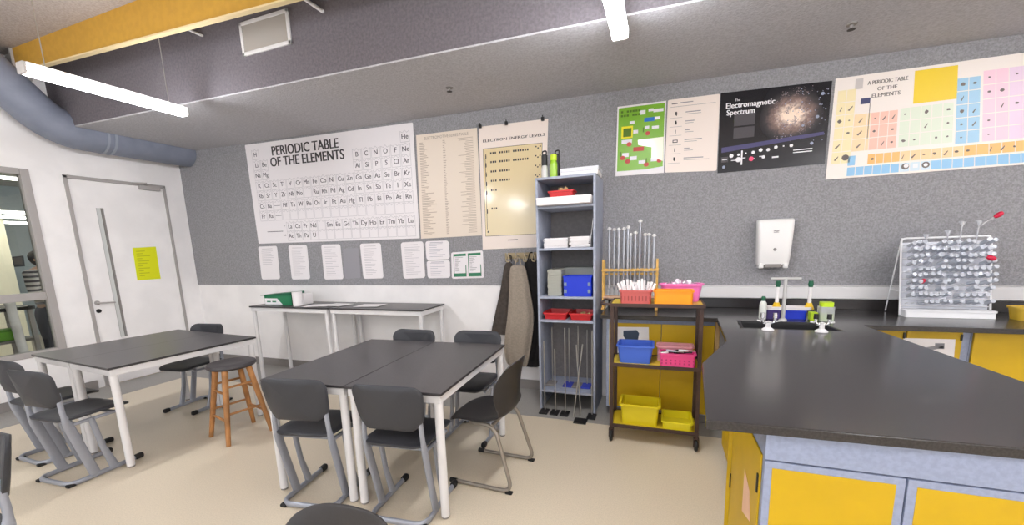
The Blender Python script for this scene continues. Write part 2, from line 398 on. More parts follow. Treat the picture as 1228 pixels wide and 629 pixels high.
# ------------------------------------------------------------------ lamps
def strip(loc, L, label, group, zt=ZC, grp='strip lights', cables=True, dif=TUBE):
    r = thing('strip_light', label, 'ceiling light', loc, 0, grp)
    bm = B(); box(bm, -.045,.045, -L/2+.012, L/2-.012, -.03, .018, .018, seg=3); obj('diffuser', bm, dif, r)
    bm = B(); box(bm, -.03,.03, -L/2+.02, L/2-.02, .018, .045, .004); obj('housing', bm, STEEL, r)
    for s in (-1,1):
        bm = B(); box(bm, -.045,.045, min(s*(L/2-.012),s*L/2), max(s*(L/2-.012),s*L/2), -.03, .04, .012, seg=3); obj('end_cap', bm, STEEL, r)
    if cables:
        for s in (-1,1):
            bm = B(); tube(bm, [(0,s*(L/2-.12),.04),(0,s*(L/2-.12),zt-loc[2])], .003, 6); obj('suspension_cable', bm, ALU, r)
    return r
a, b = atz(19,84,2.7), atz(228,134,2.7)
strip(((a.x+b.x)/2,(a.y+b.y)/2,2.7), (b-a).length, 'lit strip light at upper left, hung above the left table', 0)
e = atz(744,42,2.66); strip((e.x,e.y-.62,2.66), 1.24, 'lit strip light above the tall grey shelf unit, cut by the top of the frame', 0)
for x, y in ((3.0,2.0),(-3.9,-.9),(-.3,-.9),(3.0,-.9),(-3.9,-3.4),(-.3,-3.4),(3.0,-3.4)):
    strip((x,y,2.7), 1.24, 'lit strip light behind the camera, out of the photo', 0, grp='strip lights out of view')
TUBE2 = emis('lit_diffuser_beyond', (255,252,244), 18)
for k, (u0, u1, v, z) in enumerate(((0,26,214,2.62),(6,37,255,2.7),(0,20,260,2.7),(8,37,267,2.75))):
    p, q = atz(u0,v,z), atz(u1,v,z)
    # ceiling lights of the next room run across the view
    x = (-7.9,-8.8,-9.4,-11.0)[k]; c = atx((u0+u1)/2, v, x)
    r = thing('strip_light', ['large lit strip light nearest behind the glazing','second lit strip light behind the glazing, the brighter of the far pair','short lit strip light behind the glazing, at the window edge of the photo','faintest lit strip light behind the glazing, lowest of the four'][k], 'ceiling light', (x,c.y,min(c.z,2.93)), 0, 'lights in the next room')
    L = (1.0,.8,.7,.9)[k]
    bm = B(); box(bm, -.04,.04, -L/2, L/2, -.014,.014, .012, seg=3); obj('diffuser', bm, TUBE2, r)
    bm = B(); box(bm, -.03,.03, -L/2+.02, L/2-.02, .014, .03, .004); obj('housing', bm, STEEL, r)
    bm = B(); [tube(bm, [(0,s*L*.35,.028),(0,s*L*.35,3.0-min(c.z,2.93)+.001)], .004, 6) for s in (-1,1)]; obj('suspension_cable', bm, ALU, r)

# ------------------------------------------------------------------ duct, vent, bits overhead
r = thing('ventilation_duct', 'round grey ventilation duct along the left wall above the door', 'duct')
DX, DR = -6.0, .18
pa, pb, pc = atx(0,96,DX), atx(66,154,DX), atx(234,185,DX)
dz_ = (pc.z-pb.z)/(pc.y-pb.y); up = (pa-pb)*1.5+pb
pts = fillet([tuple(up), (DX,pb.y,pb.z), (DX,YB-.002,pb.z+dz_*(YB-pb.y))], .22, 8)
bm = B(); tube(bm, pts, DR, 28); obj('pipe', bm, DUCTM, r, smooth=50)
for y in (2.98, 3.05):
    z = pb.z+dz_*(y-pb.y)
    bm = B(); tube(bm, [(DX,y-.012,z),(DX,y+.012,z)], DR+.005, 28); obj('joint_band', bm, mat('duct_band', (150,156,170), .5), r)
    if y < 3: continue
vq = [aty(*p, 2.694) for p in ((287,28),(346,16),(349,54),(293,68))]
x0, x1, z0, z1 = vq[0].x, vq[1].x, vq[3].z, vq[0].z
r = thing('air_vent', 'white framed air vent on the grey bulkhead beside the yellow beam', 'vent', ((x0+x1)/2, 2.7, (z0+z1)/2))
hx, hz = (x1-x0)/2, (z1-z0)/2
bm = B()
for a in ((-hx,hx,hz-.028,hz),(-hx,hx,-hz,-hz+.028),(-hx,-hx+.028,-hz,hz),(hx-.028,hx,-hz,hz)): box(bm, a[0],a[1],-.016,0,a[2],a[3],.004)
obj('frame', bm, STEEL, r)
bm = B()
for i in range(12):
    z = -hz+.028+(i+.5)*(2*hz-.056)/12; box(bm, -hx+.028, hx-.028, -.012, -.008, z-.007, z+.007, mx=Matrix.Translation((0,-.01,z))@Matrix.Rotation(.5,4,'X')@Matrix.Translation((0,.01,-z)))
obj('slats', bm, mat('vent_slat', (150,142,134), .6), r)
bm = B(); box(bm, -hx+.02, hx-.02, -.002, 0, -hz+.02, hz-.02); obj('backing', bm, mat('vent_backing', (120,114,108), .8), r)
for k, (u, v) in enumerate(((539,108),(1021,33))):
    for it in range(3):
        z = sz(atz(u,v,2.78).x)-.012; p = atz(u,v,z-.02); z = sz(p.x)-.012
    r = thing('sprinkler_head', ['small dark sprinkler head in the soffit above the cream posters','small dark sprinkler head in the soffit above the coloured element chart'][k], 'sprinkler', (p.x,p.y,z), 0, 'sprinklers in the soffit')
    bm = B(); lathe(bm, [(0,0),(.03,0),(.028,-.006),(.01,-.008),(.008,-.03),(0,-.03)]); obj('body', bm, SKIRT, r)
    bm = B(); lathe(bm, [(0,-.03),(.022,-.031),(.022,-.034),(0,-.036)], n=12); obj('deflector', bm, INK, r)
p, q = aty(364,-2,2.67), aty(386,13,2.67)
bm = B(); tube(bm, [(p.x,2.68,p.z),(q.x,2.68,q.z)], .013, 10); o = tag(obj('conduit', bm, STEEL), 'short white conduit stub on the bulkhead right of the air vent', 'conduit')
p, q = aty(218,32,2.66), aty(239,41,2.66)
bm = B(); tube(bm, [(p.x,2.685,p.z),(q.x,2.685,q.z)], .009, 10); o = tag(obj('conduit', bm, STEEL), 'thin pale conduit stub on the bulkhead left of the air vent', 'conduit')
# ------------------------------------------------------------------ posters on the felt
q = wq((293.6,173.8),(495,146.6),(503.4,285.5),(310.2,292))
P = poster('wall_chart', q, PAPERG, 'large white chart headed PERIODIC TABLE OF THE ELEMENTS', r=.012)
bm = B(); q.text(bm, 'PERIODIC TABLE', .385, .09, width=.415, cap=.088, bold=.045); q.text(bm, 'OF THE ELEMENTS', .39, .195, width=.46, cap=.088, bold=.045); pr('title_lettering', bm, INK, P)
bm = B(); gl = B()
CU = lambda c: .063+.0525*c
def cell(u, v, s):
    if s and s != '-': q.text(bm, s, u, v, cap=.042, bold=.03)
    gl_r = .0235
    pts = [(u-gl_r, v-.045),(u-gl_r*.45,v-.03),(u,v-.052),(u+gl_r*.45,v-.03),(u+gl_r,v-.045),(u+gl_r,v+.048),(u-gl_r,v+.048)]
    for a, b in zip(pts, pts[1:]+pts[:1]):
        du, dv = (b[0]-a[0]), (b[1]-a[1]); L = math.hypot(du*q.w, dv*q.h); nu, nv = -dv*q.h/L*.0022/q.w, du*q.w/L*.0022/q.h
        q.poly(gl, [(a[0]-nu,a[1]-nv),(b[0]-nu,b[1]-nv),(b[0]+nu,b[1]+nv),(a[0]+nu,a[1]+nv)], .0006)
for c, s in ((0,'H'),(17,'He')): cell(CU(c), .105, s)
for v, L, Rr in ((.21,['Li','Be'],'B C N O F Ne'.split()), (.31,['Na','Mg'],'Al Si P S Cl Ar'.split())):
    for c, s in enumerate(L): cell(CU(c), v, s)
    for c, s in enumerate(Rr): cell(CU(12+c), v, s)
for v, L in ((.415,E4),(.515,E5),(.62,E6)):
    for c, s in enumerate(L): cell(CU(c), v, s)
for c, s in enumerate(['Fr','Ra']+['-']*16): cell(CU(c), .72, s)
for c, s in enumerate(E8): cell(.237+.0515*c, .835, s)
for c, s in enumerate(E9+['-']*11): cell(.237+.0515*c, .93, s)
q.text(bm, '*', .2, .835, cap=.03); q.text(bm, '**', .195, .93, cap=.03)
q.rect(bm, .075, .185, .878, .884); q.rect(bm, CU(2)-.02, CU(2)+.02, .62, .624); q.rect(bm, CU(2)-.02, CU(2)+.02, .72, .724)
pr('symbol_lettering', bm, mat('symbol_ink', (84,80,86), .6), P); pr('cell_pattern', gl, INKL, P)

q = wq((499,162),(572,153),(578,282),(505,286))
P = poster('wall_chart', q, CREAM, 'tall cream chart of fine tabular text between the white and yellow charts')
bm = B(); q.text(bm, 'ELECTROMOTIVE SERIES TABLE', .5, .04, width=.72, cap=.026); pr('title_lettering', bm, mat('brown_ink', (160,144,130), .6), P)
bm = B()
for i in range(58):
    v = .075+.9*i/58
    q.rect(bm, .05, .05+.05+R_.random()*.1+(.12*R_.random() if i > 30 else 0), v, v+.007)
    q.rect(bm, .44, .465+R_.random()*.03, v, v+.007)
    a = .78 if R_.random() < .75 else .68
    q.rect(bm, a+R_.random()*.04, .93, v, v+.005)
pr('table_text', bm, mat('brown_grey_ink', (186,168,152), .6), P)

q = wq((574,152),(657.4,142),(653,296),(579,299))
P = poster('wall_chart', q, PINKP, 'glossy cream chart headed ELECTRON ENERGY LEVELS')
bm = B(); q.rect(bm, .055, .93, .175, .89, .0006); pr('yellow_panel', bm, mat('pale_yellow_print', (226,206,162), .12, coat=.8), P)
bm = B(); q.text(bm, 'ELECTRON ENERGY LEVELS', .51, .115, width=.9, cap=.021, bold=.05); pr('title_lettering', bm, INK, P)
bm = B(); q.frame(bm, .055,.93,.175,.89, .004)
for (v, cs) in ((.2,(3,5,7)),(.27,(3,5,7)),(.345,(3,5)),(.42,(3,5)),(.495,(3,)),(.645,(3,))):
    q.rect(bm, .09,.105, v+.03, v+.05); q.rect(bm, .092,.103, v+.02, v+.055)
    u = .165
    for n in cs:
        for k in range(n):
            q.rect(bm, u, u+.022, v+.008, v+.024)
            u += .034
        u += .035
    if v < .43:
        for k in range(3): q.rect(bm, .83+.03*k, .85+.03*k, v-.005+.012*(k%2), v+.005+.012*(k%2))
q.rect(bm, .09,.11,.845,.86); q.rect(bm, .085,.092,.25,.83); q.rect(bm,.42,.58,.925,.932)
pr('level_print', bm, INK, P)
for k, u in enumerate((.03,.42,.93)):
    p = q.at(u,.0)+q.o
    bm = B(); box(bm, -.014,.014,-.02,.002,-.018,.016,.005); tube(bm, [(0,-.012,.014),(0,-.014,.03)], .005, 8)
    tag(obj('bulldog_clip', bm, BLK, loc=(p.x,YW-.004,p.z)), ['black clip on the top left corner of the yellow electron chart','black clip in the middle of the top edge of the yellow electron chart','black clip on the top right corner of the yellow electron chart'][k], 'clip', 'clips on the electron chart')

# laminated sheets in a row under the charts
SH = [((309.5,295.5),(332,294.5),(336,334.5),(314,335)),((345.5,294),(368,293.5),(372,334.5),(350,335)),((385,293),(408,292.5),(412,334.5),(389,335)),
      ((431.5,292),(456.5,291),(460,333.5),(436,334)),((480.5,290.5),(507.5,289),(510,333),(484,334)),((510,289),(538,288),(539.5,310.5),(511.5,311.5)),((511.5,312.5),(539.5,311.5),(540,333),(513,333.5))]
SL = ['laminated white text sheet at the left end of the row under the periodic table','laminated white text sheet, second from left under the periodic table','laminated white text sheet left of the pale grey sheet','laminated white text sheet right of the pale grey sheet',
      'tall laminated white sheet beside the two stacked half sheets','half-size white sheet stacked above its twin, left of the green sheet','half-size white sheet stacked below its twin, left of the green sheet']
for k, pxs in enumerate(SH):
    q = wq(*pxs); P = poster('laminated_sheet', q, PAPERG, SL[k], 'sheet', 'sheets under the charts', r=.03, t=.002)
    bm = B(); n = 16 if k < 5 else 8
    q.rect(bm, .2 if k != 2 else .15, .75, .07, .085+.02*(k>4))
    for i in range(n):
        if k == 0 and i > 8: break
        v = .14+.78*i/n; q.rect(bm, .15, .45+.4*R_.random(), v, v+.012*(16/n))
    pr('body_text', bm, INKL if k < 5 else mat('mid_ink',(182,178,188),.6), P)
q = wq((411,298),(430,297),(433,333),(414,334)); poster('plastic_wallet', q, mat('grey_wallet', (150,148,154), .4, spec=.5), 'pale grey plastic wallet among the white sheets under the periodic table', 'wallet', r=.02, t=.002)
q = wq((541,302.5),(579,300),(580.5,333),(542,334)); P = poster('safety_sheet', q, PAPERG, 'green and white two-panel sheet, last in the row under the charts', 'sheet', r=.02, t=.002)
bm = B()
for u in (.07,.53):
    q.rect(bm, u, u+.4, .07,.16); q.rect(bm, u, u+.4, .8,.93); q.rect(bm, u, u+.025,.07,.93); q.rect(bm, u+.375, u+.4,.5,.93)
pr('green_print', bm, mat('green_ink', (52,128,92), .6), P)
bm = B(); [q.rect(bm, u+.05, u+.12+.2*R_.random(), .2+.05*i, .215+.05*i) for u in (.07,.53) for i in range(11)]; pr('body_text', bm, INKG, P)

# right hand group
q = wq((740.5,128),(799,120.7),(796,207),(738,211.3))
P = poster('wall_poster', q, PAPER, 'bright green poster with red fruit and white speech labels')
bm = B(); q.rect(bm, .03,.975,.025,.93,.0005); pr('green_field', bm, mat('leaf_green_print', (122,178,40), .35), P)
bm = B(); q.poly(bm, [(.35,.975),(.45,.945),(.7,.925),(.975,.905),(.975,.935),(.35,.985)], .0007)
for u,v,a,b in ((.53,.12,.12,.03),(.7,.1,.1,.02),(.85,.115,.2,.022),(.83,.22,.12,.02),(.32,.245,.1,.02),(.4,.38,.1,.025),(.63,.335,.09,.02),(.8,.345,.14,.02),(.22,.51,.22,.028),(.2,.7,.14,.03),(.37,.755,.14,.028),(.55,.82,.14,.024),(.8,.8,.14,.024)):
    q.rect(bm, u-a/2,u+a/2,v-b,v+b)
pr('label_print', bm, INKW, P)
bm = B(); q.poly(bm, [(.45,.5),(.97,.49),(.97,.83),(.88,.8),(.74,.78),(.74,.62),(.46,.57)], .0012); pr('pale_patch', bm, mat('cream_patch', (244,238,216), .2, coat=.5), P)
bm = B()
for u,v,rr in ((.27,.55,.022),(.14,.74,.022),(.25,.795,.023),(.65,.42,.02),(.64,.86,.022),(.9,.82,.02)): q.disc(bm, u, v, rr, .001, sq=.85)
q.rect(bm, .36,.58,.6,.66,.001); pr('fruit_print', bm, mat('red_print', (196,72,62), .5), P)
bm = B(); q.rect(bm, .57,.78,.2,.255,.001); pr('blue_label', bm, mat('blue_print', (34,110,196), .5), P)
bm = B(); q.rect(bm, .1,.34,.29,.46,.001); pr('yellow_note', bm, mat('yellow_print', (232,222,20), .5), P)
bm = B(); q.rect(bm, .14,.31,.32,.44,.0014)
for i in range(2): [q.rect(bm, .08+.06*j,.125+.06*j, .07+.055*i,.1+.055*i,.001) for j in range(7) if R_.random()<.85]
for u,v in ((.56,.37),(.64,.81),(.1,.69)): q.rect(bm, u-.012,u+.012,v-.04,v+.03,.0014)
pr('body_text', bm, mat('olive_print', (84,120,26), .6), P)

q = wq((801,120),(863.5,112.3),(859.5,204.6),(797,206.8))
P = poster('wall_poster', q, PINKP, 'pale pinkish sheet of six small symbols with captions, left of the black poster', r=.012)
bm = B()
for i, v in enumerate((.2,.32,.44,.57,.69,.82)):
    s = i
    if s in (0,1,5): q.poly(bm, [(.16,v-.03),(.19,v-.03),(.2,v),(.19,v+.03),(.16,v+.01)])
    elif s == 3: q.frame(bm, .13,.23,v-.02,v+.02,.006)
    else: q.rect(bm, .17,.185,v-.025,v+.025)
q.rect(bm, .08,.2,.055,.065)
pr('symbol_print', bm, INK, P)
bm = B()
for v in (.2,.32,.44,.57,.69,.82):
    q.rect(bm, .36,.4+.4*R_.random(),v-.02,v-.008); q.rect(bm, .36,.5+.4*R_.random(),v+.01,v+.016); q.rect(bm, .06,.3,v+.05,v+.054)
q.rect(bm,.06,.93,.1,.105); q.rect(bm,.25,.5,.05,.062)
pr('caption_text', bm, INKG, P)

q = wq((864.5,111.7),(998,96.7),(989,196),(860.5,207.5))
P = poster('wall_poster', q, mat('black_poster_gloss', (22,20,26), .22, spec=.6), 'black poster headed The Electromagnetic Spectrum with a spiral galaxy')
def galaxy_mat():
    m = bpy.data.materials.new('galaxy_print'); m.use_nodes = True; nt = m.node_tree; b = nt.nodes['Principled BSDF']; b.inputs['Roughness'].default_value = .3
    tc = nt.nodes.new('ShaderNodeTexCoord'); g = nt.nodes.new('ShaderNodeTexGradient'); g.gradient_type = 'SPHERICAL'
    mp = nt.nodes.new('ShaderNodeMapping'); mp.inputs['Scale'].default_value = (4.6,4.6,5.2); mp.inputs['Location'].default_value = (-.26*0,0,0)
    n = nt.nodes.new('ShaderNodeTexNoise'); n.inputs['Scale'].default_value = 26; n.inputs['Detail'].default_value = 8
    n.inputs['Distortion'].default_value = 1.2; mu = nt.nodes.new('ShaderNodeMath'); mu.operation = 'MULTIPLY'
    r = nt.nodes.new('ShaderNodeValToRGB'); r.color_ramp.elements[0].color = lin((20,18,24)); r.color_ramp.elements[1].color = lin((250,226,206)); r.color_ramp.elements[1].position = .62
    e = r.color_ramp.elements.new(.16); e.color = lin((60,54,56)); e = r.color_ramp.elements.new(.38); e.color = lin((140,116,108))
    nt.links.new(tc.outputs['Object'], mp.inputs[0]); nt.links.new(mp.outputs[0], g.inputs[0]); nt.links.new(tc.outputs['Object'], n.inputs['Vector'])
    nt.links.new(g.outputs['Fac'], mu.inputs[0]); a = nt.nodes.new('ShaderNodeMath'); a.operation = 'ADD'; a.inputs[1].default_value = .28
    nt.links.new(n.outputs['Fac'], a.inputs[0]); nt.links.new(a.outputs[0], mu.inputs[1]); nt.links.new(mu.outputs[0], r.inputs[0]); nt.links.new(r.outputs[0], b.inputs['Base Color']); return m
GX = galaxy_mat()
gq = q.at(.67,.36)
bm = B()
pts_ = []
for j in range(60):
    a = 2*PI*j/60; rr = 1+.10*math.sin(2*a+.6)+.05*math.sin(5*a)
    pts_.append((min(.985,.67+.27*rr*math.cos(a)), max(.01,min(.72,.36+.43*rr*math.sin(a)))))
bm.faces.new([bm.verts.new(q.at(u,v,.0006)-gq) for u,v in pts_])
o = obj('galaxy_picture', bm, GX, P, loc=gq, smooth=0)
bm = B(); st = B()
for i in range(420):
    a = R_.random()*5.2+.3; rr = .03+.033*a; ar = R_.choice((0,PI)); jx = R_.gauss(0,.010+.004*a)
    u, v = .67+(rr+jx)*math.cos(a+ar), .36+(rr+jx)*1.55*math.sin(a+ar)
    if .4 < u < .97 and .03 < v < .68: q.disc(bm, u, v, R_.uniform(.0015,.0042), .0009, 5)
for i in range(70): q.disc(st, R_.uniform(.6,.98), R_.uniform(.05,.7), R_.uniform(.002,.006), .0009, 5)
for u,v,r in ((.06,.93,.012),(.87,.73,.012),(.93,.14,.012),(.9,.41,.012),(.78,.5,.01)): q.disc(st, u, v, r, .001, 8)
pr('spiral_print', bm, mat('arm_print', (150,134,136), .4), P); pr('star_print', st, mat('star_print', (148,156,176), .4), P)
bm = B(); q.poly(bm, [(.03,.68),(.97,.6),(.97,.64),(.03,.745)], .001); [q.rect(bm, .1+.14*k,.17+.14*k,.685-.014*k,.7-.014*k,.0013) for k in range(6)]; pr('spectrum_print', bm, mat('violet_print', (74,70,112), .4), P)
bm = B(); q.rect(bm,.14,.34,.27,.425); q.rect(bm,.14,.34,.445,.58); q.rect(bm,.03,.1,.8,.87); pr('panel_print', bm, mat('panel_grey', (70,66,70), .5), P)
bm = B(); q.text(bm, 'The', .165, .105, cap=.028); q.text(bm, 'Electromagnetic', .285, .165, width=.455, cap=.066, bold=.04); q.text(bm, 'Spectrum', .2, .25, width=.265, cap=.066, bold=.04)
for i in range(9): q.disc(bm, .13+.07*i, .785-.008*i+.02*R_.random(), R_.uniform(.006,.016), .001, 7)
for i in range(5): q.rect(bm, .04+.09*i, .09+.09*i, .83+.02*(i%2), .84+.02*(i%2))
for i in range(2): q.rect(bm, .71,.88,.79+.03*i,.802+.03*i)
q.rect(bm, .225,.24,.74,.92); q.disc(bm, .2,.85,.02,.001,10); q.disc(bm, .44,.845,.013,.001,8); q.rect(bm, .52,.58,.85,.87)
pr('title_and_icon_print', bm, INKW, P)
bm = B(); q.disc(bm, .325,.855,.018,.0012,10); pr('pink_icon', bm, mat('pink_print', (240,80,120), .5), P)
for k,(u,v) in enumerate(((.02,.97),)): pass

v0 = [aty(p[0],p[1],YW) for p in ((1002.3,94.3),(1228,63),(1228,197),(990,215.3))]
ex = 1.22
q = Quad(v0[0], v0[0]+(v0[1]-v0[0])*ex, v0[3]+(v0[2]-v0[3])*ex, v0[3])
P = poster('wall_chart', q, mat('ivory_chart_paper', (240,230,222), .4), 'colourful picture chart of the elements, cut by the right frame edge')
class Sub:                                            # the part of the chart inside the photo: u in 0..1
    def __init__(s, q): s.q = q
    def rect(s, bm, a, b, c, d, l=.0007): s.q.rect(bm, a/ex, b/ex, c, d, l)
S = Sub(q)
def colr(name, rgb, cells):
    bm = B()
    for c in cells: S.rect(bm, *c)
    pr(name.replace('cells','cell')+'_print', bm, mat(name+'_ink', rgb, .4), P)
def grid(u0, u1, v0, v1, nu, nv, g=.004):
    return [(u0+(u1-u0)*i/nu+g*.5, u0+(u1-u0)*(i+1)/nu-g*.5, v0+(v1-v0)*j/nv+g, v0+(v1-v0)*(j+1)/nv-g) for i in range(nu) for j in range(nv)]
colr('cream_cells', (240,224,178), grid(.02,.13,.12,.85,2,6))
colr('apricot_cells', (244,214,170), grid(.13,.205,.37,.74,1,3)+grid(.205,.225,.37,.74,1,3))
colr('salmon_cells', (240,192,174), grid(.225,.375,.37,.74,3,3))
colr('pale_green_cells', (220,228,208), grid(.385,.665,.36,.74,5,3))
colr('blue_cells', (158,198,224), grid(.675,.795,.15,.76,2,5))
colr('pink_cells', (242,202,216), grid(.805,.93,.11,.76,2,5))
colr('lilac_cells', (232,206,226), grid(.93,1.08,.11,.76,2,5))
colr('orange_cells', (244,186,112), grid(.225,.4,.775,.88,4,1)+grid(.72,1.2,.775,.88,8,1))
colr('peach_cells', (246,206,156), grid(.4,.72,.775,.88,6,1))
colr('sky_blue_cells', (144,192,226), grid(.115,.4,.89,.985,6,1)+grid(.56,1.2,.89,.985,12,1)+grid(.115,.16,.775,.88,1,1))
colr('pale_blue_cells', (206,222,232), grid(.4,.56,.89,.985,3,1))
colr('yellow_notice', (238,204,36), [(.452,.678,.03,.335)])
colr('navy_key', (44,52,82), [(1.0,1.1,.44,.76)]); colr('navy_label', (62,66,104), [(.16,.215,.225,.28)]); colr('grey_cell', (200,192,188), [(.12,.165,.03,.13)])
bm = B(); q.text(bm, 'A PERIODIC TABLE', .305/ex, .085, width=.225/ex, cap=.036, bold=.04); q.text(bm, 'OF THE', .305/ex, .15, cap=.034, bold=.04); q.text(bm, 'ELEMENTS', .3/ex, .212, cap=.036, bold=.04)
def icon(u, v):
    s = R_.uniform(.006,.015); k = R_.randrange(3)
    if k == 0: q.poly(bm, [((u-s)/ex,v+.02),((u+s)/ex,v-.02),((u+s)/ex,v-.008),((u-s*.3)/ex,v+.028)], .0011)
    elif k == 1: q.disc(bm, u/ex, v, s*.9, .0011, 7, sq=.7)
    else: q.poly(bm, [((u+s*1.1*R_.uniform(.6,1)*math.cos(j*PI/4))/ex, v+s*1.5*R_.uniform(.5,1)*math.sin(j*PI/4)) for j in range(8)], .0011)
for (u0,u1,v0_,v1_,nu,nv) in ((.02,.13,.12,.85,2,6),(.225,.375,.37,.74,3,3),(.385,.665,.36,.74,5,3),(.675,.795,.15,.76,2,5),(.805,.93,.11,.76,2,5),(.93,1.08,.11,.76,2,5),(.13,.205,.37,.74,1,3),(.225,1.2,.775,.88,18,1)):
    for i in range(nu):
        for j in range(nv):
            if R_.random() < .7: icon(u0+(u1-u0)*(i+.5)/nu, v0_+(v1_-v0_)*(j+.5)/nv)
for u in (.43,.535): q.disc(bm, u/ex, .93, .022, .0011, 12)
q.disc(bm, .1/ex, .79, .022, .0011, 12); S.rect(bm, .213,.217,.28,.62,.0011)
pr('title_and_picture_print', bm, mat('picture_ink', (112,104,100), .6), P)
bm = B(); q.disc(bm, .535/ex,.93,.012,.0014,10); q.disc(bm,.435/ex,.925,.014,.0014,10); S.rect(bm,.47,.495,.91,.95,.0012); pr('white_print', bm, INKW, P)
# ------------------------------------------------------------------ tables
def pad(bm, w, h, t, r, fn, n=6):
    o = rrect(w, h, r, n)
    L = [[fn(x*k, y*k, s) for x, y in o] for k, s in ((.15,-t/2),(.45,-t/2),(.75,-t/2),(.95,-t/2),(1,-t*.22),(1,t*.22),(.95,t/2),(.75,t/2),(.45,t/2),(.15,t/2))]
    return loops(bm, L)
def make_table(name, w, d, h, label, loc, rz, group, leg=.024, cat='table'):
    r = thing(name, label, cat, loc, rz, group)
    bm = B(); box(bm, -w/2,w/2,-d/2,d/2,h-.016,h,.003); obj('tabletop', bm, TOP, r)
    bm = B(); t = .02; z0, z1 = h-.062, h-.0165; i = .012
    for a in ((-w/2+i,w/2-i,-d/2+i,-d/2+i+t),(-w/2+i,w/2-i,d/2-i-t,d/2-i),(-w/2+i,-w/2+i+t,-d/2+i+t,d/2-i-t),(w/2-i-t,w/2-i,-d/2+i+t,d/2-i-t)): box(bm, *a, z0, z1, .003)
    obj('frame', bm, STEEL, r)
    for sx in (-1,1):
        for sy in (-1,1):
            x, y = sx*(w/2-i-leg), sy*(d/2-i-leg)
            bm = B(); lathe(bm, [(leg,.012),(leg,h-.017)], (x,y,0), 20); o = obj('leg', bm, STEEL, r)
            bm = B(); lathe(bm, [(0,0),(leg*.85,0),(leg*.92,.012),(0,.012)], (x,y,0), 16); obj('foot', bm, SKIRT, o)
    return r
ca, sa = math.cos(R_d := math.radians(3.2)), math.sin(R_d)
CX, CY = -1.696, 2.275
make_table('student_table', .604, 1.1, .74, 'dark-topped student table with white legs, left half of the centre pair', (CX-.304*ca, CY-.304*sa, 0), R_d, 'student tables')
make_table('student_table', .604, 1.1, .74, 'dark-topped student table with white legs, right half of the centre pair beside the shell chair', (CX+.304*ca, CY+.304*sa, 0), R_d, 'student tables')
LX, LY, LR = -4.125, 2.13, math.radians(-4.5)
ca, sa = math.cos(LR), math.sin(LR)
make_table('student_table', .624, 1.04, .752, 'dark-topped student table nearest the glazing, its pair beside the stool', (LX-.3125*ca, LY-.3125*sa, 0), LR, 'student tables')
make_table('student_table', .624, 1.04, .752, 'dark-topped student table next to the wooden stool', (LX+.3125*ca, LY+.3125*sa, 0), LR, 'student tables')
make_table('side_bench', 1.16, .47, .9, 'tall narrow white-legged bench against the back wall with the green carton on it', (-3.962, 3.61, 0), 0, 'side benches', .022, 'bench')
make_table('side_bench', 1.16, .47, .9, 'tall narrow white-legged bench against the back wall, right of the one with the carton', (-2.785, 3.625, 0), math.radians(.6), 'side benches', .022, 'bench')

# ------------------------------------------------------------------ chairs
def make_chair():
    r = thing('school_chair', '', 'chair', group='sled-base chairs')
    bm = B(); pad(bm, .385, .40, .022, .07, lambda a,b,s: Vector((a, b+.015, .445+s+.016*(a/.2)**2-(1.1*(b-.08)**2 if b > .08 else 0)+(.6*(b+.12)**2 if b < -.12 else 0)))); obj('seat', bm, CHPL, r, smooth=50)
    bm = B(); pad(bm, .415, .25, .024, .065, lambda a,b,s: Vector((a*(1-.12*max(0,-b)/.12), -.225-.16*b+s+.045*(a/.2)**2, .68+b-.018*(1-(a/.2)**2)*(b<0)))); obj('backrest', bm, CHPL, r, smooth=50)
    bm = B(); X = .172
    tube(bm, fillet([(-X,.20,.02),(-X,-.2,.02),(X,-.2,.02),(X,.20,.02)], .07, 6), .017, 12, ref=(0,0,1), rb=.013); obj('base_runner', bm, CHFR, r)
    for sx in (-1,1):
        bm = B()
        P = fillet([(sx*X,-.065,.026),(sx*.176,-.155,.44),(sx*.176,-.165,.50),(sx*.165,-.162,.64)], .09, 5); n = len(P)
        tube(bm, P, [.030-.015*min(1,i/(n-1)*1.5) for i in range(n)], 12, ref=(0,1,.2), rb=.0125); obj('rear_leg', bm, CHFR, r)
        bm = B(); P = [(sx*X,.045,.026),(sx*.174,.0,.2),(sx*.174,-.03,.418)]
        tube(bm, P, [.028,.019,.018], 12, ref=(0,1,.1), rb=.0125); obj('front_leg', bm, CHFR, r)
        bm = B(); box(bm, sx*X-.018, sx*X+.018, .165,.225, .002,.042,.014,seg=3); obj('rubber_foot', bm, RUB, r)
        bm = B(); box(bm, sx*(X-.018)-.02, sx*(X-.018)+.02, -.215,-.165, 0,.022,.009); obj('rubber_foot', bm, RUB, r)
    bm = B()
    for y in (-.11,.10): tube(bm, [(-.17,y-.0,.414),(.17,y,.414)], .012, 10)
    for sx in (-1,1): tube(bm, [(sx*.17,-.13,.414),(sx*.17,.13,.412)], .012, 10)
    obj('seat_frame', bm, CHFR, r)
    return r
ch = make_chair()
def place(o, first, loc, deg, label):
    if first: o.location = loc; o.rotation_euler = (0,0,math.radians(deg)); o['label'] = label; return o
    return dup(o, loc, math.radians(deg), label)
